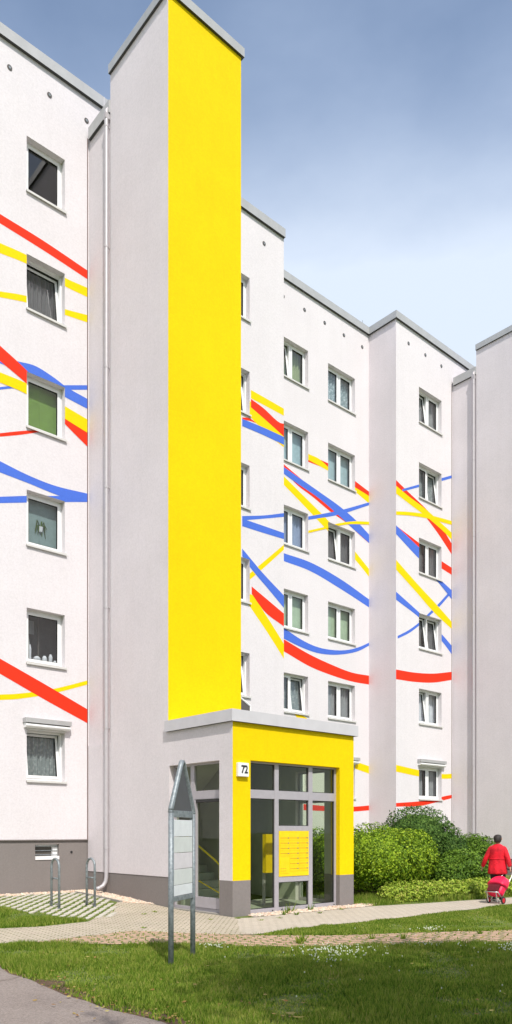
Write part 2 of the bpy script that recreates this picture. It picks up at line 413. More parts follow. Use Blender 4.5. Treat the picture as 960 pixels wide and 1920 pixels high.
c2 = MB(); hx, hz = on_plane_l(135, 1597.5, PA); c2.tube([(hx, PA + .02, hz), (hx, PA + .05, hz)], .03, 'gasket', 12)
bpart(c2, 'drain_hole')

# cornices ------------------------------------------------------------
def coping(pts, name='coping', h=.3, out=.08, mat='cornice', z=ZROOF, inner=.34):
    """pts = outline corners in plan; boxes butt end to end, mitred"""
    P = [Vector((*p, 0)) for p in pts]; outr = []; inn = []
    for i, p in enumerate(P):
        d0 = (P[i] - P[i - 1]).normalized() if i else (P[1] - P[0]).normalized()
        d1 = (P[i + 1] - P[i]).normalized() if i < len(P) - 1 else d0
        n0 = Vector((d0.y, -d0.x, 0)); n1 = Vector((d1.y, -d1.x, 0))
        n = (n0 + n1); n = n / max(.3, n.dot(n0)) if i and i < len(P) - 1 else n0
        outr.append(p + n * out); inn.append(p - n * inner)
    mb = MB()
    for i in range(len(P) - 1):
        a, b, c, d = outr[i], outr[i + 1], inn[i + 1], inn[i]
        bot = [(q.x, q.y, z) for q in (a, b, c, d)]; top = [(q.x, q.y, z + h) for q in (a, b, c, d)]
        mb.poly([bot[0], bot[1], top[1], top[0]], mat); mb.poly(top, mat); mb.poly(bot[::-1], 'cornice_shade')
        mb.poly([bot[2], bot[3], top[3], top[2]], mat)
        if i == 0: mb.poly([bot[3], bot[0], top[0], top[3]], mat)
        if i == len(P) - 2: mb.poly([bot[1], bot[2], top[2], top[1]], mat)
        # standing seam line
        L = (b - a).length; n_ = max(1, int(L / 3))
        e = (b - a).normalized(); o_ = Vector((e.y, -e.x, 0)) * .004
        for k in range(1, n_):
            q = a + e * (L * k / n_) + o_
            mb.poly([(q.x - e.x * .012, q.y - e.y * .012, z + .01), (q.x + e.x * .012, q.y + e.y * .012, z + .01), (q.x + e.x * .012, q.y + e.y * .012, z + h), (q.x - e.x * .012, q.y - e.y * .012, z + h)], 'porch_coping')
    return bpart(mb, name)
coping([(X0, PA), (XJ, PA)], h=.26)
coping([(XJ + .085, PB), (XB, PB), (XB, PA), (XE, PA)], h=.26)
# vents
for i in range(-12, 28):
    x = 7.525 + 1.003 * i
    if XJ - .3 < x < 17.2 or XB - .3 < x < 22.4 or x > XE - 1 or x < X0 + .5: continue
    if x > 22: x = 22.68 + 1.02 * round((x - 22.68) / 1.02)
    L = PB if XJ < x < XB else PA
    if XT1 + .1 < x < XT1 + 1.9 or XT2 + .1 < x < XT2 + 1.9: continue
    v = MB(); v.tube([(x, L - .012, 19.53), (x, L + .05, 19.53)], .062, 'vent', 14)
    v.tube([(x, L - .018, 19.53), (x, L - .011, 19.53)], .03, 'galv', 10); bpart(v, 'roof_vent')
# joints
for xt in (XT1, XT2):
    j = MB(); j.box(xt - .022, xt - .002, PA - .008, PA + .03, ZPL if xt == XT1 else .6, ZROOF - 1, 'joint'); bpart(j, 'expansion_joint')

# windows ---------------------------------------------------------------
def rect_frame(mb, x0, x1, z0, z1, y0, y1, w, mat, wb=None, T=None):
    wb = wb or w
    mb.box(x0, x0 + w, y0, y1, z0, z1, mat, T=T); mb.box(x1 - w, x1, y0, y1, z0, z1, mat, T=T)
    mb.box(x0 + w, x1 - w, y0, y1, z0, z0 + wb, mat, T=T); mb.box(x0 + w, x1 - w, y0, y1, z1 - w, z1, mat, T=T)
def make_window(L, x0, x1, st, kind, tl, tr, cur, label):
    z0 = SILL[st]; z1 = z0 + WH; y = L + .17
    box = st == 0 and (x0 < 9 or x0 > 19)
    zt = z1 - (.09 if box else 0)
    fr = MB(); rect_frame(fr, x0 + .001, x1 - .001, z0 + .001, zt - .001, y, y + .08, .05, 'frame_w', .06)
    mid = (x0 + x1) / 2
    if kind == 'double': fr.box(mid - .035, mid + .035, y + .001, y + .08, z0 + .061, zt - .051, 'frame_w')
    w = bpart(fr, 'window')
    if label: w['label'] = label
    spans = [(x0 + .05, x1 - .05, tr)] if kind == 'single' else [(x0 + .05, mid - .035, tl), (mid + .035, x1 - .05, tr)]
    for a, b, tilt in spans:
        a += .002; b -= .002; zb, ztp = z0 + .063, zt - .053
        if tilt:
            ang = R(7.5); ca, sa = math.cos(ang), math.sin(ang)
            def T(p, zb=zb, yb=y + .02): 
                dz, dy = p.z - zb, p.y - yb
                return Vector((p.x, yb + dy * ca + dz * sa, zb + dz * ca - dy * sa))
        else: T = None
        sh = MB(); rect_frame(sh, a, b, zb, ztp, y - .012, y + .05, .062, 'frame_w', .07, T)
        rect_frame(sh, a + .062, b - .062, zb + .07, ztp - .062, y + .0, y + .04, .008, 'gasket', None, T)
        so = bpart(sh, 'sash', parent=w)
        g = MB(); pts = [Vector((a + .07, y + .02, zb + .078)), Vector((b - .07, y + .02, zb + .078)), Vector((b - .07, y + .02, ztp - .07)), Vector((a + .07, y + .02, ztp - .07))]
        if T: pts = [T(p) for p in pts]
        g.poly(pts, 'glass'); bpart(g, 'pane', parent=w)
    s = MB(); s.box(x0 - .02, x1 + .035, L - .045, L + .17, z0 - .022, z0 + .004, 'sill'); s.box(x0 - .02, x1 + .035, L - .05, L - .044, z0 - .045, z0 + .006, 'sill')
    bpart(s, 'sill', parent=w)
    if cur == 'none': return
    yc = L + .36 if (tl or tr) else L + .31
    c = MB()
    if cur in ('c_green', 'c_teal', 'c_pale', 'room', 'c_slate'):
        gap = {'c_slate': 0, 'c_teal': .16, 'c_pale': 0, 'c_green': 0, 'room': .0}[cur]
        if cur == 'room':                   # a dim room with things on the inner ledge
            c.box(x0 - .1, x1 + .2, L + .24, L + .5, z0 - .05, z0 + .01, 'frame_w')
            c.box(x0 - .1, x1 + .3, L + .75, L + .76, z0, z1 + .2, 'c_dark')
            c.box(x0 + .52, x0 + .56, L + .5, L + .54, z0, z1, 'room')
            for dx, h_, r_ in ((.12, .08, .07), (.24, .52, .035), (.42, .26, .09), (.62, .3, .06), (.78, .36, .05), (.9, .22, .05), (.33, .1, .04)):
                c.tube([(x0 + dx, L + .34, z0 + .01), (x0 + dx, L + .34, z0 + h_ * .8), (x0 + dx, L + .34, z0 + h_)], [r_ * .7, r_, r_ * .5], 'c_white', 9)
            c.box(x0 + .3, x0 + .47, L + .6, L + .61, z1 - .45, z1 - .12, 'c_grey'); c.tube([(x0 + .24, L + .4, z0 + .35), (x0 + .2, L + .4, z0 + .8)], [.06, .02], 'c_grey', 7)
            bpart(c, 'ledge_items', parent=w); return
        c.box(x0 - .03, mid - .03, yc, yc + .01, z0 + gap, z1 + .1, cur); c.box(mid - .026, x1 + .03, yc + .003, yc + .012, z0 + gap, z1 + .1, cur)
        if cur == 'c_teal': c.box(x0 - .03, x1 + .03, yc + .02, yc + .03, z0, z0 + gap + .03, 'c_grey')
        bpart(c, 'blind', parent=w)
        if cur == 'c_slate':
            c = MB(); c.tube([(mid, L + .29, z0 + .5), (mid, L + .29, z0 + .62)], [.04, .06], 'c_white', 9)
            for k in range(9): a_ = k * .7; c.tube([(mid, L + .29, z0 + .6), (mid + .1 * math.cos(a_), L + .28, z0 + .68 + .08 * math.sin(k * 2)), (mid + .16 * math.cos(a_), L + .28, z0 + .6 - .03 * k)], [.01, .02, .006], 'leaf_dark', 5)
            bpart(c, 'house_plant', parent=w)
        return
    n = 48; w_ = x1 - x0 + .06
    for i in range(n):
        xa, xb = x0 - .03 + w_ * i / n, x0 - .03 + w_ * (i + 1) / n
        fa, fb = (.028 * math.sin(i * 1.35 + x0) + .012 * math.sin(i * .6 + st), .028 * math.sin((i + 1) * 1.35 + x0) + .012 * math.sin((i + 1) * .6 + st))
        if cur in ('c_grey', 'c_dark') and kind == 'double' and abs((i + .5) / n - .5) < .04: continue
        c.poly([(xa, yc + fa, z0 - .02), (xb, yc + fb, z0 - .02), (xb, yc + fb, z1 + .1), (xa, yc + fa, z1 + .1)], cur)
    bpart(c, 'curtain', parent=w, smooth=False)
    if box:
        b = MB(); b.box(x0 - .1, x1 + .1, L - .17, L + .002, z1 + .06, z1 + .17, 'cornice')
        n = 12; sec = []
        for k in range(n + 1):
            t = -math.pi / 2 - math.pi / 2 * 0 + (math.pi) * k / n
            sec.append((L - .085 - .07 * math.cos(t - 0) * 1.0, z1 + .0 + .055 * math.sin(t)))
        for k in range(n):
            b.poly([(x0 - .08, sec[k][0], sec[k][1]), (x1 + .08, sec[k][0], sec[k][1]), (x1 + .08, sec[k + 1][0], sec[k + 1][1]), (x0 - .08, sec[k + 1][0], sec[k + 1][1])], 'frame_w')
        for xx in (x0 - .08, x1 + .08): b.poly([(xx, q[0], q[1]) for q in sec], 'frame_w')
        b.box(x0 - .075, x1 + .075, L - .085, L + .0015, z1 - .055, z1 + .055, 'frame_w')
        b.box(x0 - .01, x1 + .01, L - .03, L + .16, z1 - .1, z1 - .056, 'sill')
        bpart(b, 'shutter_box', parent=w)
for w in wins: make_window(*w)

# painted stripes ---------------------------------------------------------
def herm(P, x):
    P = sorted(P)
    if x <= P[0][0]:
        a, b = P[0], P[1] if len(P) > 1 else P[0]
        return a[1] if a == b else a[1] + (x - a[0]) * (b[1] - a[1]) / (b[0] - a[0])
    if x >= P[-1][0]:
        a, b = P[-2], P[-1]; return b[1] + (x - b[0]) * (b[1] - a[1]) / (b[0] - a[0])
    for i in range(len(P) - 1):
        if P[i][0] <= x <= P[i + 1][0]: break
    x0, y0 = P[i]; x1, y1 = P[i + 1]; h = x1 - x0; s = (y1 - y0) / h
    m0 = s if i == 0 else .5 * (s + (y0 - P[i - 1][1]) / (x0 - P[i - 1][0]))
    m1 = s if i + 2 >= len(P) else .5 * (s + (P[i + 2][1] - y1) / (P[i + 2][0] - x1))
    t = (x - x0) / h
    return (2*t**3-3*t**2+1)*y0 + (t**3-2*t*t+t)*h*m0 + (-2*t**3+3*t*t)*y1 + (t**3-t*t)*h*m1
ZM = {'3': (2, 0, 0), '4': (2, 0, 600), '8a': (3, 0, 1100), '5': (3.554, 440, 360), '6': (3.554, 440, 860), '7': (3.429, 680, 560), '8': (3.429, 680, 1000), 'f': (1, 0, 0)}
def stripe(sec, zm, colr, top, bot, layer=0, xr=None):
    sc, ox, oy = ZM[zm]
    L, xa, xb = {'A': (PA, X0, XT1 - .02), 'A2': (PA, XT1 + 2, XJ), 'B': (PB, XJ, XB), 'C': (PA, XB, XT2 - .02)}[sec]
    cv = lambda P: [on_plane_l(ox + a / sc, oy + b / sc, L) for a, b in P]
    T, B = cv(top), cv(bot)
    lo = min(min(p[0] for p in T), min(p[0] for p in B)); hi = max(max(p[0] for p in T), max(p[0] for p in B))
    if sec == 'A' and min(p[0] for p in top) <= 0: lo = 5.2
    if xr: 
        ex = [on_plane_l(ox + a / sc, 0, L)[0] for a in xr]; lo, hi = ex
    else:
        if hi > xb - .12: hi = xb
        if sec in ('B', 'C') and lo < xa + .28: lo = xa
        if sec == 'B' and top[0][0] <= 340 and zm in '56': lo = XJ
    lo = max(lo, xa); hi = min(hi, xb)
    bm = bmesh.new(); n = max(2, int((hi - lo) / .08)); prev = None; yy = L - .003 - .0015 * layer
    for i in range(n + 1):
        x = lo + (hi - lo) * i / n; a, b = herm(T, x), herm(B, x)
        if a - b < .004: prev = None; continue
        cur = (bm.verts.new((x, yy, b)), bm.verts.new((x, yy, a)))
        if prev: bm.faces.new((prev[0], cur[0], cur[1], prev[1]))
        prev = cur
    hs = [(h[0], h[1], h[2] - .02, h[3]) for h in holes_for(L, xa, xb)]
    for h in hs:
        for co, no in (((h[0], 0, 0), (1, 0, 0)), ((h[1], 0, 0), (1, 0, 0)), ((0, 0, h[2]), (0, 0, 1)), ((0, 0, h[3]), (0, 0, 1))):
            bmesh.ops.bisect_plane(bm, geom=bm.verts[:] + bm.edges[:] + bm.faces[:], plane_co=co, plane_no=no, dist=1e-5)
    kill = [f for f in bm.faces if any(h[0] < f.calc_center_median().x < h[1] and h[2] < f.calc_center_median().z < h[3] for h in hs)]
    bmesh.ops.delete(bm, geom=kill, context='FACES')
    for v in bm.verts: v.co -= Vector(ORG)
    bm.faces.ensure_lookup_table(); left = set(range(len(bm.faces)))
    while left:                            # each stretch between two windows is a piece of its own
        st_ = [left.pop()]; comp = list(st_)
        while st_:
            for e in bm.faces[st_.pop()].edges:
                for g_ in e.link_faces:
                    if g_.index in left: left.discard(g_.index); st_.append(g_.index); comp.append(g_.index)
        m_ = MB()
        for i in comp: m_.poly([tuple(v.co) for v in bm.faces[i].verts])
        o = m_.build('painted_stripe', 'stripe_' + colr, bld); o['label'] = colr + ' painted stripe'
    bm.free()
stripe('A', '3', 'red', [(0, 803), (165, 905), (328, 1015)], [(0, 838), (165, 941), (328, 1048)])
stripe('A', '3', 'yellow', [(0, 912), (100, 957), (245, 1043), (328, 1080)], [(0, 950), (100, 990), (245, 1075), (328, 1115)])
stripe('A', '3', 'yellow', [(0, 1093), (98, 1110), (245, 1160), (328, 1182)], [(0, 1115), (98, 1135), (245, 1182), (328, 1210)])
stripe('A', '4', 'blue', [(0, 135), (65, 155), (130, 172), (200, 215), (245, 249), (330, 298)], [(0, 163), (65, 190), (245, 290), (330, 335)], 1)
stripe('A', '4', 'blue', [(0, 252), (48, 247), (245, 245), (330, 245)], [(0, 262), (48, 257), (245, 262), (330, 262)], 0)
stripe('A', '4', 'red', [(0, 97), (98, 188), (245, 350), (330, 425)], [(0, 155), (98, 238), (262, 410), (330, 478)], 2)
stripe('A', '4', 'yellow', [(0, 197), (98, 238), (245, 325), (330, 375)], [(0, 235), (98, 278), (245, 372), (330, 425)], 3)
stripe('A', '4', 'red', [(0, 425), (75, 417), (165, 412)], [(0, 438), (75, 431), (165, 418)])
stripe('A', '4', 'blue', [(0, 530), (100, 580), (200, 620), (330, 652)], [(0, 572), (100, 610), (240, 665), (330, 683)], 1)
stripe('A', '4', 'blue', [(0, 663), (100, 660), (245, 660), (330, 660)], [(0, 687), (100, 685), (245, 683), (330, 683)])
stripe('A', '8a', 'yellow', [(0, 607), (100, 602), (300, 575), (495, 527)], [(0, 638), (100, 632), (300, 600), (495, 550)])
stripe('A', '8a', 'red', [(0, 405), (250, 548), (495, 692)], [(0, 490), (250, 635), (495, 770)], 1)
stripe('A2', '5', 'yellow', [(50, 1290), (108, 1320), (328, 1445)], [(50, 1345), (108, 1375), (328, 1492)], 0, (108, 330))
stripe('A2', '5', 'yellow', [(50, 1350), (108, 1400), (328, 1620)], [(50, 1470), (110, 1505), (140, 1540), (328, 1645)], 0)
stripe('A2', '5', 'red', [(50, 1340), (108, 1380), (190, 1440), (300, 1538), (330, 1546)], [(50, 1385), (108, 1435), (200, 1515), (330, 1632)], 1, (108, 330))
stripe('A2', '5', 'red', [(50, 1503), (100, 1508), (140, 1538)], [(50, 1520), (100, 1525), (140, 1540)], 1)
stripe('A2', '5', 'yellow', [(280, 1660), (330, 1680)], [(280, 1665), (330, 1703)], 0)
stripe('A2', '5', 'blue', [(50, 1512), (190, 1570), (330, 1634)], [(50, 1560), (190, 1620), (330, 1687)], 2)
stripe('A2', '6', 'blue', [(50, 383), (200, 378), (330, 363)], [(50, 412), (200, 400), (330, 388)])
stripe('A2', '6', 'blue', [(50, 400), (190, 448), (330, 497)], [(50, 450), (190, 495), (330, 537)], 1)
stripe('A2', '6', 'yellow', [(95, 770), (160, 715), (330, 572)], [(95, 812), (180, 740), (330, 605)])
stripe('A2', '6', 'blue', [(50, 600), (110, 672), (180, 755), (330, 915)], [(50, 650), (110, 735), (220, 865), (330, 998)], 1)
stripe('A2', '6', 'yellow', [(88, 905), (113, 905), (200, 1030), (330, 1238)], [(88, 965), (113, 1003), (220, 1162), (330, 1337)], 0)
stripe('A2', '6', 'red', [(113, 852), (200, 925), (330, 1035)], [(113, 900), (155, 962), (200, 1020), (330, 1120)], 1, (113, 331))
stripe('B', '5', 'red', [(495, 1752), (622, 1808)], [(495, 1800), (622, 1850)], 0, (490, 628))
stripe('B', '5', 'yellow', [(495, 1748), (560, 1778), (622, 1832)], [(495, 1788), (622, 1858)], 1, (490, 628))
stripe('B', '6', 'red', [(800, 148), (900, 225)], [(800, 190), (900, 252)], 1)
stripe('B', '6', 'yellow', [(800, 175), (900, 245)], [(800, 218), (900, 303)])
stripe('B', '6', 'red', [(332, 42), (400, 100), (560, 235), (700, 360), (800, 430), (905, 540)], [(332, 75), (400, 160), (520, 255), (640, 355), (740, 425), (850, 525), (905, 572)], 1)
stripe('B', '6', 'blue', [(332, 60), (400, 108), (560, 220), (700, 320), (800, 405), (905, 518)], [(332, 105), (400, 155), (560, 265), (660, 350), (780, 460), (905, 572)], 3)
stripe('B', '6', 'yellow', [(332, 122), (480, 270), (625, 415), (812, 632), (905, 748)], [(332, 180), (420, 270), (600, 460), (812, 685), (905, 800)], 0)
stripe('B', '6', 'blue', [(490, 386), (700, 345), (890, 293)], [(490, 408), (700, 372), (890, 312)], 2)
stripe('B', '6', 'yellow', [(490, 480), (600, 455), (700, 430), (800, 418), (905, 422)], [(490, 496), (600, 470), (740, 440), (905, 440)], 5)
stripe('B', '6', 'blue', [(332, 632), (500, 690), (700, 800), (905, 945)], [(332, 685), (500, 748), (700, 865), (905, 998)])
stripe('B', '6', 'blue', [(337, 1135), (450, 1210), (550, 1255), (650, 1275), (750, 1275), (830, 1255), (905, 1222)], [(337, 1205), (450, 1260), (550, 1295), (650, 1307), (750, 1300), (830, 1280), (905, 1240)], 1)
stripe('B', '6', 'red', [(337, 1210), (500, 1305), (650, 1375), (780, 1425), (905, 1448)], [(337, 1290), (500, 1385), (650, 1445), (780, 1485), (905, 1507)])
stripe('B', '6', 'yellow', [(390, 1690), (450, 1710), (495, 1742), (560, 1800)], [(400, 1705), (425, 1738), (500, 1790), (560, 1830)])
stripe('B', 'f', 'yellow', [(600, 1405), (670, 1429), (696, 1438)], [(600, 1418), (670, 1443), (696, 1452)])
stripe('B', 'f', 'red', [(569, 1507.5), (620, 1512), (662.5, 1512.5), (696, 1510)], [(569, 1519), (620, 1521), (662.5, 1521.5), (696, 1519)])
stripe('C', '7', 'red', [(220, 1172), (300, 1250), (400, 1345), (500, 1460), (572, 1575)], [(220, 1215), (300, 1300), (400, 1400), (480, 1505), (572, 1645)], 0)
stripe('C', '7', 'yellow', [(220, 1208), (300, 1275), (400, 1350), (500, 1440), (572, 1505)], [(220, 1258), (300, 1320), (400, 1395), (500, 1480), (572, 1550)], 2)
stripe('C', '7', 'yellow', [(220, 1368), (300, 1372), (400, 1385), (470, 1402), (572, 1430)], [(220, 1390), (300, 1395), (400, 1410), (572, 1455)], 3)
stripe('C', '7', 'blue', [(255, 1225), (362, 1195), (512, 1153), (570, 1137)], [(255, 1240), (362, 1212), (512, 1172), (570, 1155)], 1)
stripe('C', '7', 'red', [(235, 1475), (368, 1575), (440, 1630)], [(235, 1485), (368, 1615), (440, 1690)], 0)
stripe('C', '7', 'blue', [(220, 1463), (368, 1605), (440, 1672)], [(220, 1520), (368, 1678), (440, 1745)], 1)
stripe('C', '8', 'red', [(505, 178), (573, 222)], [(505, 225), (573, 268)], 0)
stripe('C', '8', 'blue', [(440, 240), (500, 300), (575, 370)], [(440, 270), (470, 298), (575, 428)], 4)
stripe('C', '8', 'yellow', [(225, 183), (350, 325), (480, 465), (577, 575)], [(225, 245), (350, 385), (450, 500), (577, 620)], 2)
stripe('C', '8', 'blue', [(225, 385), (372, 518), (518, 660), (577, 730)], [(225, 435), (372, 550), (518, 705), (577, 785)], 1)
stripe('C', '8', 'blue', [(225, 660), (300, 620), (372, 565), (420, 518), (480, 460), (540, 395), (560, 372)], [(225, 677), (300, 640), (372, 585), (435, 525), (490, 475), (552, 405), (570, 385)], 0, (225, 562))
stripe('C', '8', 'red', [(228, 878), (330, 895), (450, 902), (577, 890)], [(228, 940), (330, 955), (450, 960), (577, 942)])
stripe('C', '8', 'yellow', [(228, 1492), (372, 1525), (470, 1543), (527, 1548), (582, 1545)], [(228, 1535), (372, 1565), (470, 1577), (527, 1578), (582, 1576)])
stripe('C', '8', 'red', [(230, 1733), (372, 1722), (450, 1710), (527, 1690), (582, 1680)], [(230, 1757), (372, 1752), (450, 1735), (527, 1715), (582, 1700)])

# stair towers -------------------------------------------------------------
TH = 19.9; LBOX = 19.0; WT = 2.082; YF, YM = 13.66, 16.07
def tower(x, full):
    zb = 3.84 if full else .69
    t = MB()
    t.poly([(x, YM, zb), (x, YF, zb), (x, YF, TH), (x, YM, TH)], 'side')
    t.poly([(x + WT, YF, zb), (x + WT, YM, zb), (x + WT, YM, TH), (x + WT, YF, TH)], 'side')
    t.poly([(x + WT, YM, zb), (x, YM, zb), (x, YM, TH), (x + WT, YM, TH)], 'side')
    t.poly([(x, YF, TH), (x + WT, YF, TH), (x + WT, YM, TH), (x, YM, TH)], 'cornice')
    bpart(t, 'tower_side_wall')
    t = MB(); z_ = 4.0 if full else .69
    t.poly([(x, YF, z_), (x + WT, YF, z_), (x + WT, YF, TH), (x, YF, TH)], 'yellow')
    o = bpart(t, 'tower_front_wall'); o['label'] = 'tall yellow front of the stair tower'
    t = MB()
    t.poly([(x + .03, PA, zb), (x + .03, YM, zb), (x + .03, YM, LBOX), (x + .03, PA, LBOX)], 'side')
    t.poly([(x + WT, YM, zb), (x + WT, PA, zb), (x + WT, PA, LBOX), (x + WT, YM, LBOX)], 'side')
    t.poly([(x + .03, YM, LBOX), (x + WT, YM, LBOX), (x + WT, PA, LBOX), (x + .03, PA, LBOX)], 'cornice')
    bpart(t, 'link_wall')
    coping([(x, YM + .0), (x, YF), (x + WT, YF), (x + WT, YM)], h=.21, out=.06, z=TH - .0, name='coping')
    coping([(x + .03, PA - .085), (x + .03, YM + .002)], h=.3, out=.07, z=LBOX, name='coping')
    t = MB()
    if full:
        t.box(x + .01, x + .3, YF - .05, PA + .03, -.3, .69, 'plinth')
    else:
        t.box(x + .01, x + WT - .01, YF + .01, PA, -.3, .69, 'plinth')
    bpart(t, 'plinth')
    # downpipe
    p = MB(); px_ = x - .065; py_ = YM + .075; gz = ground_h(x, py_)
    zt = 18.85
    p.tube([(x + .01, py_, zt + .3), (px_ + .0, py_, zt + .2), (px_, py_, zt), (px_, py_, gz + .42), (px_ - .02, py_, gz + .3), (px_ - .09, py_, gz + .2), (px_ - .2, py_, gz + .15), (px_ - .27, py_, gz + .135)], .05, 'pipe', 12)
    d = bpart(p, 'downpipe', smooth=True)
    for k in range(7):
        p = MB(); z = gz + 1.1 + k * 2.9; p.tube([(px_, py_, z - .02), (px_, py_, z + .02)], .057, 'pipe', 12)
        p.box(px_, x + .03, py_ - .01, py_ + .01, z - .01, z + .01, 'pipe')
        bpart(p, 'pipe_bracket', parent=d)
    p = MB(); p.box(px_ - .05, x + .04, py_ - .05, py_ + .06, zt + .0, zt + .14, 'pipe')
    bpart(p, 'rainwater_head', parent=d)
tower(XT1, True); tower(XT2, False)
coping([(X0, PA + 11.001), (X0, PA + .4)], h=.26)

# porch ------------------------------------------------------------------
x = XT1; YP = 11.475; PW = 3.577; xr = x + PW; ZC = 3.84; ZP = .71; HZ = 3.105; ox0, ox1 = 10.04, 12.68; DL0, DL1 = 11.89, 13.62
for a, b in ((x, ox0), (ox1, xr)):
    inner = '+x' if a == x else '-x'
    pm = MB()
    pm.box(a, b, YP, YP + .25, ZP, ZC, 'side', {'-y': 'yellow', inner: 'yellow', '-z': None})
    pm.box(a, b, YP, YP + .25, -.3, ZP, 'plinth', {'+z': None})
    o = bpart(pm, 'porch_pillar')
pm = MB(); pm.box(ox0, ox1, YP, YP + .25, HZ, ZC, 'yellow', {'+y': 'inner', '+x': None, '-x': None}); bpart(pm, 'porch_lintel')
pm = MB()
pm.box(x, x + .25, YP + .25, DL0, ZP, ZC, 'side', {'-z': None, '+x': 'inner', '-y': None}); pm.box(x, x + .25, YP + .25, DL0, -.3, ZP, 'plinth', {'+z': None, '-y': None})
pm.box(x, x + .25, DL0, DL1, HZ, ZC, 'side', {'+x': 'inner', '-y': None, '+y': None})
pm.box(x, x + .25, DL1, PA, .69, ZC, 'side', {'+x': 'inner', '-z': None}); 
bpart(pm, 'porch_side_wall')
pm = MB(); RL0, RL1 = 12.15, 13.1
pm.box(xr - .25, xr, YP + .25, RL0, ZP, ZC, 'side', {'-z': None, '-x': 'inner', '-y': None}); pm.box(xr - .25, xr, YP + .25, RL0, -.3, ZP, 'plinth', {'+z': None, '-y': None})
pm.box(xr - .25, xr, RL0, RL1, HZ, ZC, 'side', {'-x': 'inner'}); pm.box(xr - .25, xr, RL1, PA, -.3, ZC, 'side', {'-x': 'inner'})
bpart(pm, 'porch_side_wall')
coping([(x, YF + .03), (x, YP), (xr, YP), (xr, PA - .01)], h=.235, out=.075, mat='porch_coping', z=ZC, name='porch_coping')
pm = MB(); pm.box(x + .25, xr - .25, YP + .25, PA, ZC - .02, ZC + .1, 'inner', {'+z': 'cornice'}); bpart(pm, 'porch_roof')
# interior
pm = MB(); pm.box(x + .25, xr - .25, YP + .25, PA, -.02, .035, 'step'); bpart(pm, 'hall_floor')
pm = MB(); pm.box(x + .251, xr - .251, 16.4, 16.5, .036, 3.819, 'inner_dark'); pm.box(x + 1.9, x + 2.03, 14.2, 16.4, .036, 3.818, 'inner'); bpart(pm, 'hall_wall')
pm = MB()
for k in range(7): pm.box(x + .3, x + 1.88, 13.5 + k * .3, 16.395, .036 + k * .165, .036 + (k + 1) * .165, 'step')
bpart(pm, 'stair')
pm = MB()                                  # underside of the upper flight
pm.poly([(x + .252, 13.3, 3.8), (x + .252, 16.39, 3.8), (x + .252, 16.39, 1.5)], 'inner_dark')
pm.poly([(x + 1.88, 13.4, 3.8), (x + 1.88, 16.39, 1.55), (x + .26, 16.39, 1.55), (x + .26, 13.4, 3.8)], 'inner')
bpart(pm, 'upper_flight')
pm = MB(); pm.tube([(x + .75, 12.8, .04), (x + .75, 12.8, .95), (x + .75, 12.95, 1.05), (x + .75, 15.2, 2.2)], .022, 'rail_y', 8); pm.tube([(x + .75, 13.6, .2), (x + .75, 13.6, 1.37)], .018, 'rail_y', 8); pm.tube([(x + .75, 12.8, .35), (x + .75, 13.6, .6)], .016, 'rail_y', 8)
bpart(pm, 'handrail')
# inside yellow panel (a noticeboard on its post)
pa = on_plane_l(499, 1564, 12.5); pb_ = on_plane_l(513.5, 1636, 12.5)
pm = MB(); pm.box(pa[0], pb_[0] - .02, 12.5, 12.62, pb_[1], pa[1], 'mail'); pm.box(pa[0] + .05, pa[0] + .1, 12.63, 12.68, .036, pb_[1] + .2, 'frame_g'); bpart(pm, 'inner_mailbox')
# front glazing
YG = YP + .11
def gx(px): return on_plane_l(px, 0, YG)[0]
m1a, m1b, m2a, m2b = gx(514.9), gx(522.4), gx(578.5), gx(585.8)
gl = MB(); d0, d1 = YG, YG + .07; zt0, zt1 = 2.355, 2.53
gl.box(ox0 + .001, m1a, d0, d1, .02, .10, 'frame_g'); gl.box(m1b, m2a, d0, d1, .02, .10, 'frame_g'); gl.box(m2b, ox1 - .055, d0, d1, .02, .10, 'frame_g')
gl.box(m1a, m1b, d0 - .003, d1, .02, HZ - .002, 'frame_g'); gl.box(m2a, m2b, d0 - .003, d1, .02, HZ - .002, 'frame_g'); gl.box(ox1 - .055, ox1 - .001, d0, d1, .02, HZ - .002, 'frame_g')
gl.box(ox0 + .001, ox0 + .04, d0, d1, .1, HZ - .003, 'frame_g')
for a, b in ((ox0 + .04, m1a), (m1b, m2a), (m2b, ox1 - .055)):
    gl.box(a, b, d0, d1, zt0, zt1, 'frame_g'); gl.box(a, b, d0 + .002, d1, HZ - .04, HZ - .002, 'frame_g')
gl.box(m1b, m2a, d0, d1, 1.695, 1.80, 'frame_g'); gl.box(m1b, m2a, d0, d1, .62, .735, 'frame_g')
# black gaskets and anchor caps
for px_ in (511, 528, 574, 590, 626): 
    q = gx(px_); gl.box(q - .012, q + .012, d0 - .012, d0 - .002, .035, .06, 'gasket')
glz = bpart(gl, 'entrance_glazing'); glz['label'] = 'grey framed glazed front of the porch'
for a, b, c, d in ((ox0 + .04, m1a, .1, zt0), (ox0 + .04, m1a, zt1, HZ - .04), (m1b, m2a, zt1, HZ - .04), (m1b, m2a, 1.80, zt0), (m1b, m2a, .1, .62), (m2b, ox1 - .055, .1, zt0), (m2b, ox1 - .055, zt1, HZ - .04)):
    g = MB(); g.poly([(a, YG + .035, c), (b, YG + .035, c), (b, YG + .035, d), (a, YG + .035, d)], 'glass_door')
    bpart(g, 'pane', parent=glz)
    g = MB(); rect_frame(g, a + .001, b - .001, c + .001, d - .001, YG + .02, YG + .05, .012, 'gasket'); bpart(g, 'gasket', parent=glz)
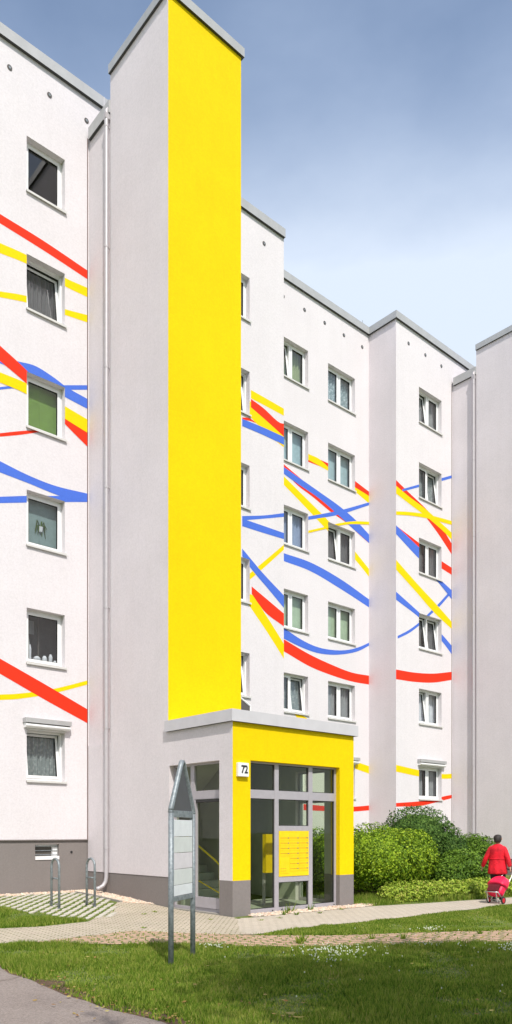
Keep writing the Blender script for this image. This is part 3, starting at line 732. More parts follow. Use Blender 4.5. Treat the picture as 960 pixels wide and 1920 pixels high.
# mailboxes
mbx = MB(); mbx.box(m1b + .005, m2a - .005, YG - .012, YG + .12, .738, 1.692, 'mail')
mo = bpart(mbx, 'mailbox_panel'); mo['label'] = 'yellow mailbox panel with rows of flaps'
wC = (m2a - m1b - .05) / 3; rowz = [1.545 - i * .108 for i in range(7)]
n_ = 0
for i, z in enumerate(rowz):
    for c_ in range(3):
        if i >= 4 and c_ == 0: continue
        a = m1b + .03 + c_ * wC
        f = MB(); f.box(a, a + wC - .012, YG - .018, YG - .0125, z - .052, z + .052, 'mail')
        f.box(a + .004, a + wC - .06, YG - .0215, YG - .0185, z - .004, z + .004, 'mail_line')
        f.box(a + wC - .062, a + wC - .018, YG - .0225, YG - .0185, z - .010, z + .010, 'slot')
        bpart(f, 'mail_flap', parent=mo)
f = MB(); f.box(m1b + .03, m1b + .03 + wC - .012, YG - .0175, YG - .0125, .80, 1.10, 'mail')
for i in range(2):
    for k in range(3): f.box(m1b + .045 + .055 * k, m1b + .085 + .055 * k, YG - .021, YG - .0178, .85 + .05 * i, .858 + .05 * i, 'mail_line')
bpart(f, 'intercom', parent=mo)
# side door (in the left wall of the porch)
dx = x + .13; dr = MB(); e = .07
dj = on_mid = 12.93
def yside(px): 
    u = (px - 480) / F; return dx * (CT - ST * u) / (ST + CT * u)
dj0, dj1 = yside(364.5), yside(357.5)
dr.box(dx, dx + e, DL0 + .001, DL0 + .045, .03, HZ - .002, 'frame_g'); dr.box(dx, dx + e, DL1 - .05, DL1 - .001, .03, HZ - .002, 'frame_g')
dr.box(dx - .002, dx + e, dj0, dj1, .03, HZ - .003, 'frame_g')
for a, b in ((DL0 + .045, dj0), (dj1, DL1 - .05)):
    dr.box(dx, dx + e, a, b, HZ - .04, HZ - .002, 'frame_g'); dr.box(dx, dx + e, a, b, zt0, zt1, 'frame_g'); dr.box(dx, dx + e, a, b, .03, .09, 'frame_g')
do = bpart(dr, 'entrance_door'); do['label'] = 'glazed grey side door of the porch'
for a, b, c, d in ((DL0 + .045, dj0, .09, zt0), (DL0 + .045, dj0, zt1, HZ - .04), (dj1, DL1 - .05, .09, zt0), (dj1, DL1 - .05, zt1, HZ - .04)):
    g = MB(); g.poly([(dx + .035, b, c), (dx + .035, a, c), (dx + .035, a, d), (dx + .035, b, d)], 'glass_door'); bpart(g, 'pane', parent=do)
g = MB(); rect_f = [(DL0 + .05, dj0 - .004)]
a, b = rect_f[0]
g.box(dx - .02, dx + .05, a, a + .05, .1, zt0 - .01, 'frame_g'); g.box(dx - .02, dx + .05, b - .07, b, .1, zt0 - .01, 'frame_g')
g.box(dx - .02, dx + .05, a + .05, b - .07, .1, .32, 'frame_g'); g.box(dx - .02, dx + .05, a + .05, b - .07, zt0 - .07, zt0 - .01, 'gasket')
bpart(g, 'door_leaf', parent=do)
hy = b - .05; g = MB(); g.tube([(dx - .08, hy, 1.25), (dx - .08, hy, 1.95)], .016, 'alu', 8); g.tube([(dx - .02, hy, 1.32), (dx - .08, hy, 1.32)], .01, 'alu', 6); g.tube([(dx - .02, hy, 1.88), (dx - .08, hy, 1.88)], .01, 'alu', 6); g.tube([(dx - .02, hy, 1.05), (dx - .045, hy, 1.05)], .02, 'alu', 8)
bpart(g, 'door_handle', parent=do)
g = MB(); g.box(x + .005, x + .12, DL0, DL1, -.05, .03, 'kerb'); g.box(ox0, ox1, YP + .01, YG + .1, -.05, .02, 'kerb'); bpart(g, 'threshold')
# right side glazing of the porch
rg = MB(); xg = xr - .15
rg.box(xg, xg + .07, RL0 + .001, RL0 + .05, .03, HZ - .002, 'frame_g'); rg.box(xg, xg + .07, RL1 - .05, RL1 - .001, .03, HZ - .002, 'frame_g')
for c, d in ((.03, .1), (zt0, zt1), (HZ - .045, HZ - .002)): rg.box(xg, xg + .07, RL0 + .05, RL1 - .05, c, d, 'frame_g')
ro = bpart(rg, 'side_glazing')
for c, d in ((.1, zt0), (zt1, HZ - .045)):
    g = MB(); g.poly([(xg + .03, RL0 + .05, c), (xg + .03, RL1 - .05, c), (xg + .03, RL1 - .05, d), (xg + .03, RL0 + .05, d)], 'glass_door'); bpart(g, 'pane', parent=ro)
# house number
a0, z0_ = on_plane_l(446.3, 1455.5, YP - .06); a1, z1_ = on_plane_l(466, 1431, YP - .06)
g = MB(); g.box(a0, a1, YP - .075, YP - .001, z0_, z1_, 'lamp_white')
no = bpart(g, 'house_number_sign', bevel=.008); no['label'] = 'white box sign with the number 72'
cu = bpy.data.curves.new('digits', 'FONT'); cu.body = '72'; cu.size = .215; cu.extrude = .002; cu.offset = .006; cu.align_x = 'CENTER'; cu.align_y = 'CENTER'; cu.space_character = .96
tmp = bpy.data.objects.new('digits_tmp', cu); COL.objects.link(tmp)
dg = bpy.context.evaluated_depsgraph_get(); me = bpy.data.meshes.new_from_object(tmp.evaluated_get(dg)); bpy.data.objects.remove(tmp)
me.transform(Matrix.Scale(.82, 4, (1, 0, 0)))
me.transform(Matrix.Translation(((a0 + a1) / 2 + .02 - ORG[0], YP - .0785 - ORG[1], (z0_ + z1_) / 2 - ORG[2])) @ Matrix.Rotation(R(90), 4, 'X'))
me.materials.clear(); me.materials.append(M['black']); me.name = 'digits'
o = bpy.data.objects.new('digits', me); COL.objects.link(o); o.parent = no
# lean-to skylight behind the porch roof
g = MB(); sx0, sx1, sy0, sy1 = x + WT + .005, 13.12, 15.0, PA - .03
zz = lambda q: 5.72 - .52 * (q - sx0)
g.box(sx0, sx1, sy0, sy1, 3.95, 4.1, 'cornice')
fr_ = [(sx0, sy0, 4.1), (sx1, sy0, 4.1), (sx1, sy0, zz(sx1)), (sx0, sy0, zz(sx0))]
g.tube([fr_[2], fr_[3]], .025, 'frame_w', 6); g.tube([fr_[1], fr_[2]], .025, 'frame_w', 6)
g.tube([(sx1, sy0, zz(sx1)), (sx1, sy1, zz(sx1))], .025, 'frame_w', 6)
so = bpart(g, 'skylight')
g = MB(); g.poly(fr_, 'vent'); g.poly([(sx1, sy0, 4.1), (sx1, sy1, 4.1), (sx1, sy1, zz(sx1)), (sx1, sy0, zz(sx1))], 'glass'); g.poly([(sx0, sy0, zz(sx0)), (sx1, sy0, zz(sx1)), (sx1, sy1, zz(sx1)), (sx0, sy1, zz(sx0))], 'glass')
bpart(g, 'pane', parent=so)
# small lightning rod parts at the roof corner
g = MB(); g.tube([(21.7, 18.5, 20.3), (21.7, 18.5, 20.62)], .012, 'galv', 6); g.tube([(21.45, 18.5, 20.42), (21.95, 18.5, 20.42)], .01, 'galv', 6); bpart(g, 'lightning_rod')

# ================================================================== GROUND
def sheet(name, pts, mat, dz, kind='structure', step=.6, world=False, edge=0):
    P = [Vector((*(p if world else on_ground(*p)), 0)) for p in pts]
    if edge:                               # roughened outline
        Q = []
        for i in range(len(P)):
            a, b = P[i], P[(i + 1) % len(P)]; L = (b - a).length; n = max(1, min(400, int(L / .12)))
            for k in range(n):
                q = a.lerp(b, k / n); n3 = math.sin(q.x * 5.1 + q.y * 3.3) * .5 + math.sin(q.x * 13.7 - q.y * 9.2) * .3 + random.uniform(-.3, .3)
                d = (b - a).normalized(); Q.append(q + Vector((-d.y, d.x, 0)) * n3 * edge)
        P = Q
    bm = bmesh.new(); vs = [bm.verts.new(p) for p in P]; f = bm.faces.new(vs)
    bmesh.ops.triangulate(bm, faces=[f])
    y = 12.6
    while y < 17.4:
        bmesh.ops.bisect_plane(bm, geom=bm.verts[:] + bm.edges[:] + bm.faces[:], plane_co=(0, y, 0), plane_no=(0, 1, 0)); y += .4
    bmesh.ops.recalc_face_normals(bm, faces=bm.faces[:])
    for v in bm.verts: v.co.z = ground_h(v.co.x, v.co.y) + dz
    for f in bm.faces:
        if f.normal.z < 0: f.normal_flip()
    me = bpy.data.meshes.new(name); bm.to_mesh(me); bm.free(); me.materials.append(M[mat])
    o = bpy.data.objects.new(name, me); COL.objects.link(o); tag(o, kind=kind); return o
# base: one sheet to the horizon
mb = MB(); ys = [-900, -100, 0, 8, 12.6] + [12.6 + .4 * k for k in range(1, 12)] + [30, 100, 900]; xs = [-900, -60, 60, 900]
for i in range(len(xs) - 1):
    for j in range(len(ys) - 1):
        mb.poly([(a, b, ground_h(a, b)) for a, b in ((xs[i], ys[j]), (xs[i + 1], ys[j]), (xs[i + 1], ys[j + 1]), (xs[i], ys[j + 1]))], 'lawn')
tag(mb.build('ground'), 'green lawn ground around the apartment block', kind='structure')
ASPH = [(-700, 1790), (-100, 1803), (0, 1815), (25, 1828), (100, 1858), (150, 1875), (200, 1895), (300, 1917), (420, 1955), (600, 2030), (700, 2300), (-900, 2300)]
SOIL = [(-700, 1782), (-100, 1794), (0, 1806), (30, 1818), (110, 1846), (165, 1862), (215, 1882), (330, 1905), (450, 1940), (640, 2010), (700, 2300), (400, 2300), (100, 2100), (-700, 2300)]
tag(sheet('bare_soil', SOIL, 'soil', .004, edge=.13), 'strip of bare soil along the asphalt edge')
tag(sheet('road', ASPH, 'asphalt', .009, edge=.035), 'worn asphalt at the lower left')
SETT = [(-500, 1775), (-500, 1745), (0, 1742), (80, 1738), (165, 1729), (240, 1714), (318, 1704), (436, 1722.5), (450, 1748), (480, 1753), (400, 1753), (260, 1746), (150, 1757), (60, 1768), (0, 1770)]
def g_of(l): return [on_ground(*p) for p in l]
sett_w = g_of(SETT[:5]) + [(XT1 - .35, 15.05), (XT1 - .02, 14.6), (XT1 - .02, YP - .15)] + g_of(SETT[8:])
sheet('forecourt_paving', sett_w, 'sett', .008, world=True, edge=.015)
tag(bpy.data.objects['forecourt_paving'], 'beige sett paving in front of the entrance')
PATH = g_of([(440, 1722.3)]) + [(XT1 + .2, YP - .32), (13.2, 11.08), (14.5, 10.75), (17.7, 10.2), (30, 8.3)] + [(29.5, 7.3), (16.4, 9.2)] + g_of([(700, 1727.5), (600, 1736), (480, 1752.5), (445, 1749)])
tag(sheet('footpath', PATH, 'path', .006, world=True, edge=.012), 'pale footpath running past the porch')
BRK = [(60, 1768), (150, 1758), (250, 1746), (330, 1750), (480, 1755), (640, 1755), (800, 1749), (1000, 1744), (1400, 1735), (1400, 1762), (1000, 1769), (800, 1773), (640, 1776), (480, 1776), (300, 1773), (150, 1771)]
tag(sheet('brick_path', BRK, 'brick', .012, edge=.03), 'red brick strip with grass in the joints')
# concrete grass pavers at the bicycle stands, real bars with soil between
BIKE = g_of([(-260, 1676), (0, 1677.5)]) + [(XT1 - .62, 16.75), (XT1 - .62, 14.9)] + g_of([(215, 1717), (150, 1727), (90, 1716), (20, 1703), (-260, 1690)])
def inside(P, pts):
    x_, y_ = pts[:, 0], pts[:, 1]; r = np.zeros(len(pts), bool); n = len(P)
    for i in range(n):
        x1_, y1_ = P[i][:2]; x2_, y2_ = P[(i + 1) % n][:2]
        if y1_ == y2_: continue
        c = ((y1_ > y_) != (y2_ > y_)) & (x_ < (x2_ - x1_) * (y_ - y1_) / (y2_ - y1_) + x1_); r ^= c
    return r
tag(sheet('paver_bed', BIKE, 'lawn', .003, world=True), 'soil bed under the grass pavers')
bars = MB(); dirv = Vector((math.cos(R(47)), math.sin(R(47)))); nrm = Vector((-dirv.y, dirv.x)); PITCH = .175
for i in range(-80, 200):
    for j in range(-20, 90):
        c = dirv * (j * .34 + (i % 2) * .17) + nrm * (i * PITCH - 2)
        if not inside(BIKE, np.array([[c.x, c.y]]))[0]: continue
        hx_, hy_ = .165, .056 + random.uniform(-.006, .006); z = ground_h(c.x, c.y) + random.uniform(.012, .02)
        q = [c + dirv * a * hx_ + nrm * b * hy_ for a, b in ((-1, -.7), (-.8, -1), (.8, -1), (1, -.7), (1, .7), (.8, 1), (-.8, 1), (-1, .7))]
        bars.poly([(v.x, v.y, z) for v in q], 'paver')
        for k in range(8):
            a, b = q[k], q[(k + 1) % 8]; bars.poly([(a.x, a.y, z - .03), (b.x, b.y, z - .04), (b.x, b.y, z), (a.x, a.y, z)], 'paver')
tag(bars.build('grass_paving'), 'concrete grass pavers under the bicycle stands', kind='structure')
# kerb
k1, k2 = Vector((XT1 - .56, 16.75)), Vector((XT1 - .5, 14.75)); kb = MB()
N = 14
for i in range(N):
    a = k1.lerp(k2, i / N); b = k1.lerp(k2, (i + .985) / N); z = ground_h(a.x, a.y)
    kb.box(min(a.x, b.x) - .03, max(a.x, b.x) + .03, b.y, a.y, z - .1, z + .035, 'kerb')
tag(kb.build('kerb'), 'thin kerb between the gravel and the pavers', kind='structure')

# gravel ------------------------------------------------------------------
def pebbles(name, P, n, label, s0=.025, s1=.06):
    P = np.array(P); lo, hi = P.min(0), P.max(0)
    pts = rng.uniform(lo, hi, (n * 3, 2)); pts = pts[inside([tuple(p) for p in P], pts)][:n]
    ico = np.array([(1, 0, 0), (0, 1, 0), (-1, 0, 0), (0, -1, 0), (0, 0, .7), (0, 0, -.7)], float)
    fc = [(0, 1, 4), (1, 2, 4), (2, 3, 4), (3, 0, 4), (1, 0, 5), (2, 1, 5), (3, 2, 5), (0, 3, 5)]
    V = []; Fc = []
    for i, (a, b) in enumerate(pts):
        s = rng.uniform(s0, s1) * np.array([rng.uniform(.7, 1.2), rng.uniform(.7, 1.2), rng.uniform(.5, .9)]); t = rng.uniform(0, 6.28)
        q = ico * s * rng.uniform(.85, 1.15, (6, 3)); c, s_ = math.cos(t), math.sin(t)
        q = np.stack([q[:, 0] * c - q[:, 1] * s_, q[:, 0] * s_ + q[:, 1] * c, q[:, 2]], 1) + [a, b, ground_h(a, b) + .012]
        V += q.tolist(); Fc += [tuple(i * 6 + k for k in f) for f in fc]
    me = bpy.data.meshes.new(name); me.from_pydata(V, [], Fc); me.materials.append(M['pebble'])
    o = bpy.data.objects.new(name, me); COL.objects.link(o); tag(o, label, 'gravel', kind='stuff')
pebbles('gravel', [(XT1 - .53, PA), (XT1 - .47, 14.75), (XT1 - .02, 14.2), (XT1, 14.2), (XT1, PA)], 1500, 'beige gravel strip along the tower wall')
pebbles('gravel', [(-3, PA), (-3, PA - .4), (XT1 - .55, PA - .4), (XT1 - .5, PA)], 2600, 'beige gravel strip along the grey plinth')
pebbles('gravel', [(10.0, YP + .08), (9.9, YP - .3), (13.2, 11.12), (13.8, 11.3), (13.2, 11.6), (12.7, YP + .08)], 1300, 'beige gravel below the glazed porch front')

# grass ------------------------------------------------------------------
def blades(name, regions, label, hmin=.03, hmax=.075, wid=.007):
    out = []
    for P, dens, hs in regions:
        P = np.array(P); lo, hi = P.min(0), P.max(0); n = int((hi - lo).prod() * dens)
        c = rng.uniform(lo, hi, (n, 2)); c = c[inside([tuple(p) for p in P], c)]
        # thin out in patches
        f = .9 * np.sin(c[:, 0] * 4.1 + c[:, 1] * 1.2 + 2 * np.sin(c[:, 1] * 3.3)) * np.sin(c[:, 1] * 5.2 - c[:, 0]) + np.sin(c[:, 0] * 2.3 + 1.7 * np.sin(c[:, 1] * 1.9)) + np.sin(c[:, 1] * 3.1 + 1.3 * np.sin(c[:, 0] * 2.7)) + .6 * np.sin(c[:, 0] * 9.1) * np.sin(c[:, 1] * 8.3)
        keep = rng.uniform(0, 1, len(c)) < np.clip(.72 + .3 * f, .22, 1); c = c[keep]; f = f[keep]
        n = len(c); h = rng.uniform(hmin, hmax, n) * hs * (1 + .28 * f); a = rng.uniform(0, 2 * np.pi, n); ln = rng.uniform(.1, .7, n) * h
        la = rng.uniform(0, 2 * np.pi, n); z = np.array([ground_h(*q) for q in c]) if c[:, 1].max() > 12.6 else np.zeros(n)
        w = wid * rng.uniform(.7, 1.3, n) * (1 if hs >= 1 else 1.3)
        dx_, dy_ = np.cos(a) * w, np.sin(a) * w
        b0 = np.stack([c[:, 0] - dx_, c[:, 1] - dy_, z], 1); b1 = np.stack([c[:, 0] + dx_, c[:, 1] + dy_, z], 1)
        tp = np.stack([c[:, 0] + np.cos(la) * ln, c[:, 1] + np.sin(la) * ln, z + h], 1)
        out.append(np.stack([b0, b1, tp], 1).reshape(-1, 3))
    V = np.concatenate(out); o = np_mesh(name, V, 3, 'blade'); tag(o, label, 'grass', kind='stuff'); return o
FRONT = g_of([(-260, 1774), (60, 1771), (150, 1773), (300, 1774), (480, 1778), (640, 1778), (800, 1775), (1000, 1771), (1250, 1768), (1400, 2150), (640, 2090), (450, 1950), (330, 1908), (215, 1884), (165, 1864), (110, 1848), (30, 1822), (0, 1810), (-260, 1785)])
STRIP = g_of([(490, 1752.5), (600, 1736.5), (700, 1728)]) + [(16.4, 9.15), (24, 8.0), (24, 5.5)] + g_of([(1200, 1741), (1000, 1744), (800, 1749), (640, 1755)])
LEFTL = g_of([(-500, 1692), (0, 1703), (90, 1716), (165, 1727), (80, 1737), (0, 1741), (-500, 1744)])
EDGEG = g_of([(0, 1809), (30, 1821), (110, 1847), (165, 1863), (215, 1883), (330, 1907), (450, 1948), (450, 1962), (320, 1921), (205, 1895), (150, 1874), (100, 1856), (25, 1828), (0, 1816)])
blades('lawn_grass', [(FRONT, 7500, 1.0), (EDGEG, 1500, .8)], 'shaded foreground lawn with tufts of grass')
blades('verge_grass', [(STRIP, 4200, .8)], 'sunny grass verge between the footpath and the brick strip', .03, .06)
blades('side_lawn_grass', [(LEFTL, 3500, .9)], 'small grass patch left of the bicycle stands')
RIGHTL = [(13.25, 11.2), (14.5, 10.85), (17.5, 10.35), (22, 9.6), (22, 16.5), (13.25, 16.5)]
blades('shrub_bed_grass', [(RIGHTL, 1300, 1.5)], 'taller grass at the foot of the shrubs beside the porch', .04, .1)
# grass between pavers and in brick joints
nb = int(26000); P = np.array(BIKE); c = rng.uniform(P.min(0), P.max(0), (nb, 2)); c = c[inside(BIKE, c)]
ph = ((c @ np.array([nrm.x, nrm.y]) + 2) / PITCH + .5) % 1; keep = (np.abs(ph - .5) > .30) & (np.sin(c[:, 0] * 1.4 + c[:, 1] * 1.1) + rng.uniform(-1, 1, len(c)) > -.55)
c = c[keep]; z = np.array([ground_h(*q) for q in c]); h = rng.uniform(.02, .05, len(c)); a = rng.uniform(0, 6.28, len(c)); w = .009
V = np.stack([np.stack([c[:, 0] - np.cos(a) * w, c[:, 1] - np.sin(a) * w, z], 1), np.stack([c[:, 0] + np.cos(a) * w, c[:, 1] + np.sin(a) * w, z], 1), np.stack([c[:, 0] + rng.uniform(-.02, .02, len(c)), c[:, 1] + rng.uniform(-.02, .02, len(c)), z + h], 1)], 1).reshape(-1, 3)
tag(np_mesh('joint_grass', V, 3, 'blade'), 'grass growing between the concrete pavers', 'grass', kind='stuff')
W = g_of(BRK); P = np.array(W); c = rng.uniform(P.min(0), P.max(0), (60000, 2)); c = c[inside(W, c)]
t = R(20); u_ = c[:, 0] * math.cos(t) + c[:, 1] * math.sin(t); v_ = -c[:, 0] * math.sin(t) + c[:, 1] * math.cos(t)
keep = (((v_ / .15) % 1) < .28) & (((u_ / .26 + np.floor(v_ / .15) * .5) % 1) < .6) | (rng.uniform(0, 1, len(c)) < .03); c = c[keep]; n = len(c)
h = rng.uniform(.015, .04, n); a = rng.uniform(0, 6.28, n); z = np.full(n, .01)
V = np.stack([np.stack([c[:, 0] - np.cos(a) * w, c[:, 1] - np.sin(a) * w, z], 1), np.stack([c[:, 0] + np.cos(a) * w, c[:, 1] + np.sin(a) * w, z], 1), np.stack([c[:, 0], c[:, 1], z + h], 1)], 1).reshape(-1, 3)
tag(np_mesh('joint_grass', V, 3, 'blade'), 'grass growing in the joints of the red brick strip', 'grass', kind='stuff')
# weeds: tufts along the porch foot and edges
wd = []
def tuft(px, py, n=26, h=.16, r=.06):
    x_, y_ = on_ground(px, py); z = ground_h(x_, y_)
    for _ in range(n):
        a = random.uniform(0, 6.28); b = random.uniform(0, 6.28); hh = random.uniform(.4, 1) * h; d = random.uniform(.2, 1) * r
        bx, by = x_ + math.cos(b) * d * .5, y_ + math.sin(b) * d * .5; w_ = .012
        wd.extend([(bx - math.cos(a) * w_, by - math.sin(a) * w_, z), (bx + math.cos(a) * w_, by + math.sin(a) * w_, z), (bx + math.cos(b) * d * 1.6, by + math.sin(b) * d * 1.6, z + hh)])
for px, py, h in ((537, 1714, .2), (545, 1711, .26), (533, 1716, .12), (582, 1708, .2), (556, 1716, .08), (600, 1713, .06), (640, 1706, .06), (446, 1723, .04), (525, 1722, .04), (490, 1726, .03), (568, 1766, .2), (565, 1771, .15), (560, 1770, .15), (697, 1762, .15), (755, 1762, .15), (900, 1752, .1), (270, 1741, .04), (395, 1725, .03), (270, 1715, .05), (290, 1711, .05)):
    tuft(px, py, 22, h, max(.05, h * .35))
for i in range(70): tuft(480 + i * 7 + random.uniform(-3, 3), 1755 - i * .15 + random.uniform(-2, 2), 8, .06, .06)
tag(np_mesh('weeds', np.array(wd), 3, 'blade'), 'weed tufts at the porch foot and along the brick strip', 'weeds', kind='stuff')
# clover
cl = MB()
def clover(px0, px1, py0, py1, n):
    for _ in range(n):
        px, py = random.gauss((px0 + px1) / 2, (px1 - px0) / 4), random.gauss((py0 + py1) / 2, (py1 - py0) / 4)
        x_, y_ = on_ground(px, py); z = random.uniform(.05, .085); cl.tube([(x_, y_, z - .009), (x_, y_, z), (x_, y_, z + .009)], [.005, .009, .004], 'clover', 6)
clover(555, 705, 1778, 1802, 150); clover(900, 1010, 1774, 1792, 60); clover(730, 860, 1774, 1782, 40); clover(590, 660, 1806, 1814, 14); clover(770, 850, 1744, 1750, 35); clover(370, 430, 1776, 1786, 30)
clover(480, 950, 1740, 1900, 25)
tag(cl.build('clover_flowers'), 'white clover flowers dotted over the lawn', 'clover', kind='stuff')
# fallen leaves
fl = []
def fleaf(px, py, s):
    x_, y_ = on_ground(px, py); z = random.uniform(.012, .05); a = random.uniform(0, 6.28); t1, t2 = random.uniform(-.4, .4), random.uniform(-.4, .4)
    for ux, uy in ((-1, 0), (-.3, .5), (.6, .4), (1, 0), (.5, -.45), (-.4, -.5)):
        X_, Y_ = ux * s, uy * s; fl.append((x_ + X_ * math.cos(a) - Y_ * math.sin(a), y_ + X_ * math.sin(a) + Y_ * math.cos(a), z + abs(X_) * t1 + Y_ * t2))
edge = [(0, 1812), (25, 1824), (100, 1852), (150, 1869), (200, 1889), (300, 1912), (420, 1948)]
for _ in range(200):
    i = random.randrange(len(edge) - 1); t = random.random(); px = edge[i][0] * (1 - t) + edge[i + 1][0] * t; py = edge[i][1] * (1 - t) + edge[i + 1][1] * t
    fleaf(px + random.gauss(12, 18), py - abs(random.gauss(0, 9)) + 3, random.uniform(.008, .022))
for _ in range(200): fleaf(random.uniform(60, 960), random.uniform(1785, 1920), random.uniform(.012, .03))
for px, py, s in ((345, 1885, .05), (340, 1892, .04), (325, 1910, .05), (313, 1915, .04), (356, 1918, .05), (420, 1893, .05), (285, 1816, .03), (285, 1860, .04), (545, 1906, .05), (560, 1912, .06), (915, 1852, .05)): fleaf(px, py, s)
tag(np_mesh('fallen_leaves', np.array(fl), 6, 'fallen'), 'yellow and brown leaves fallen along the asphalt edge', 'leaves', kind='stuff')

# ================================================================== SHRUBS
def leaf_quads(c, nrm_, s, flat=.55):
    n = len(c); a = rng.normal(size=(n, 3)) * flat + nrm_; a /= np.linalg.norm(a, axis=1)[:, None]
    t = np.cross(a, rng.normal(size=(n, 3))); t /= np.linalg.norm(t, axis=1)[:, None]; b = np.cross(a, t)
    s = s[:, None]; return np.stack([c - t * s, c - b * s * .5, c + t * s, c + b * s * .5], 1).reshape(-1, 3)
def shrub(name, label, lobes, n, size, mat, group=None, wild=.035):
    """lobes: (x, y, z, rx, ry, rz) ellipsoids"""
    lo = lobes[0]; base = (lo[0], lo[1], ground_h(lo[0], lo[1]))
    root = thing(name, label, 'shrub', base, 0, group)
    V = []; tot = sum(l[3] * l[5] + l[4] * l[5] for l in lobes); core = MB()
    for (x_, y_, z_, rx, ry, rz) in lobes:
        k = int(n * (rx * rz + ry * rz) / tot)
        d = rng.normal(size=(k, 3)); d /= np.linalg.norm(d, axis=1)[:, None]
        f = 1 + wild * (np.sin(d[:, 0] * 7 + x_) * np.sin(d[:, 2] * 8 + 1) + .8 * np.sin(d[:, 1] * 13 + d[:, 2] * 11) + .5 * np.sin(d[:, 0] * 25 + 3) * np.sin(d[:, 2] * 23 + d[:, 1] * 19))
        dep = rng.uniform(0, 1, k) ** 1.8 * .27
        out_ = rng.uniform(0, 1, k) < .02; dep[out_] = -rng.uniform(0, .07, out_.sum())
        p = d * (f * (1 - dep))[:, None] * np.array([rx, ry, rz])
        q = p + np.array([x_, y_, z_]) - np.array(base); gp_ = np.sin(q[:, 0] * 9 + 2 * np.sin(q[:, 2] * 7)) + np.sin(q[:, 2] * 11 + 2 * np.sin(q[:, 1] * 8 + q[:, 0] * 5)) + .8 * np.sin(q[:, 1] * 13 + q[:, 2] * 17)
        ok = (q[:, 2] > .03) & ((gp_ > -1.1) | (dep > .16) | (rng.uniform(0, 1, k) < .25))
        nr = d / np.array([rx, ry, rz]); nr /= np.linalg.norm(nr, axis=1)[:, None]; nr[:, 2] += .35
        V.append(leaf_quads(q[ok], nr[ok], rng.uniform(.65, 1.25, ok.sum()) * size))
        core.ball((x_ - base[0], y_ - base[1], z_ - base[2]), (rx * .76, ry * .76, rz * .76), None, 16, 10)
    fo = np_mesh('foliage', np.concatenate(V), 4, mat, root)
    co = core.build('inner_growth', mat, root); co['label'] = 'dense inner growth'
    tw = MB()
    for _ in range(9):
        l = random.choice(lobes); a = random.uniform(0, 6.28)
        tw.tube([(random.uniform(-.1, .1), random.uniform(-.1, .1), 0), (l[0] - base[0] + math.cos(a) * l[3] * .3, l[1] - base[1] + math.sin(a) * l[4] * .3, (l[2] - base[2]) * .6), (l[0] - base[0] + math.cos(a) * l[3] * .7, l[1] - base[1] + math.sin(a) * l[4] * .7, l[2] - base[2] + .2)], [.03, .02, .01], None, 6)
    tw.build('stem', 'twig', root); return root
def at(px, py_top, py_bot, Y, w_px, depth=None):
    """an ellipsoid seen at this place: centre px, top and bottom rows, distance Y"""
    X = (px - 480) / F * Y; zt = CAMZ + (HOR - py_top) / F * Y; zb = CAMZ + (HOR - py_bot) / F * Y
    x_, y_ = cam_xy(X, Y); r = w_px / 2 / F * Y; return (x_, y_, (zt + zb) / 2, r, depth or r, (zt - zb) / 2)
G = 'shrubs beside the porch'
shrub('rounded_shrub', 'large bright yellow-green clipped shrub right beside the porch', [at(700, 1543, 1672, 19.5, 150, 1.0), at(640, 1546, 1676, 19.8, 130, .9), at(735, 1552, 1668, 19.9, 110, .9), at(590, 1553, 1680, 20.2, 90, .8)], 33800, .036, 'leaf_light', G)
shrub('rounded_shrub', 'bright green lobe-shaped shrub between the largest light shrub and the dark one', [at(776, 1553, 1664, 20.6, 72, .7)], 9100, .036, 'leaf_light', G)
shrub('tall_shrub', 'tall dome of dark green shrub in front of the red stripe', [at(782, 1510, 1640, 22.0, 145, 1.1), at(835, 1545, 1655, 21.6, 62, .7), at(760, 1545, 1668, 22.0, 110, .9), at(810, 1580, 1672, 21.8, 70, .8)], 31200, .036, 'leaf_dark', G)
shrub('bushy_shrub', 'mid green bushy shrub right of the dark dome', [at(868, 1590, 1668, 20.6, 76, .8), at(840, 1610, 1675, 20.2, 50, .6)], 11700, .036, 'leaf_mid', G)
shrub('bushy_shrub', 'small rounded shrub behind the walking person', [at(890, 1563, 1640, 22.5, 66, .8)], 7800, .036, 'leaf_mid', G)
shrub('low_hedge', 'low pinkish-green hedge along the footpath', [at(735 + 21 * i, 1656 - (i % 3) * 1.2 - i * .9, 1701 - i * 1.9, 18.1 + .2 * i, 42, .32) for i in range(15)], 34000, .034, 'leaf_hedge', None, .14)

# ================================================================== TREES (behind and beside the camera, they shade the lawn)
def tree(label, X, Y, h, cr, n):
    x_, y_ = cam_xy(X, Y); root = thing('broadleaf_tree', label, 'tree', (x_, y_, 0), 0, 'trees on the near side of the lawn')
    t = MB(); t.tube([(0, 0, -.1), (.05, 0, h * .25), (-.05, .1, h * .5), (0, 0, h * .8)], [.2, .16, .12, .05], None, 10)
    for k in range(9):
        a = k * 2.4; z0 = h * (.35 + .045 * k); t.tube([(0, 0, z0), (math.cos(a) * cr * .4, math.sin(a) * cr * .4, z0 + h * .1), (math.cos(a) * cr * .8, math.sin(a) * cr * .8, z0 + h * .17)], [.07, .045, .02], None, 6)
    t.build('trunk', 'bark', root)
    nc = 60; V = []
    for _ in range(nc):
        d = rng.normal(size=3); d /= np.linalg.norm(d); c = d * rng.uniform(.35, 1) ** .6 * np.array([cr, cr, h * .3]) + [0, 0, h * .68]
        k = n // nc; q = c + rng.normal(size=(k, 3)) * cr * .16; V.append(leaf_quads(q, np.tile(d, (k, 1)), rng.uniform(.7, 1.3, k) * .075, 1.2))
    np_mesh('crown', np.concatenate(V), 4, 'leaf_tree', root)
TREES = [(4.3, 1.9, 10.8, 2.3), (6.6, 3.6, 10.0, 2.5), (3.5, .4, 11.5, 2.2), (2.2, -1.9, 9.5, 2.3), (-1.2, -3.4, 10, 2.0)]
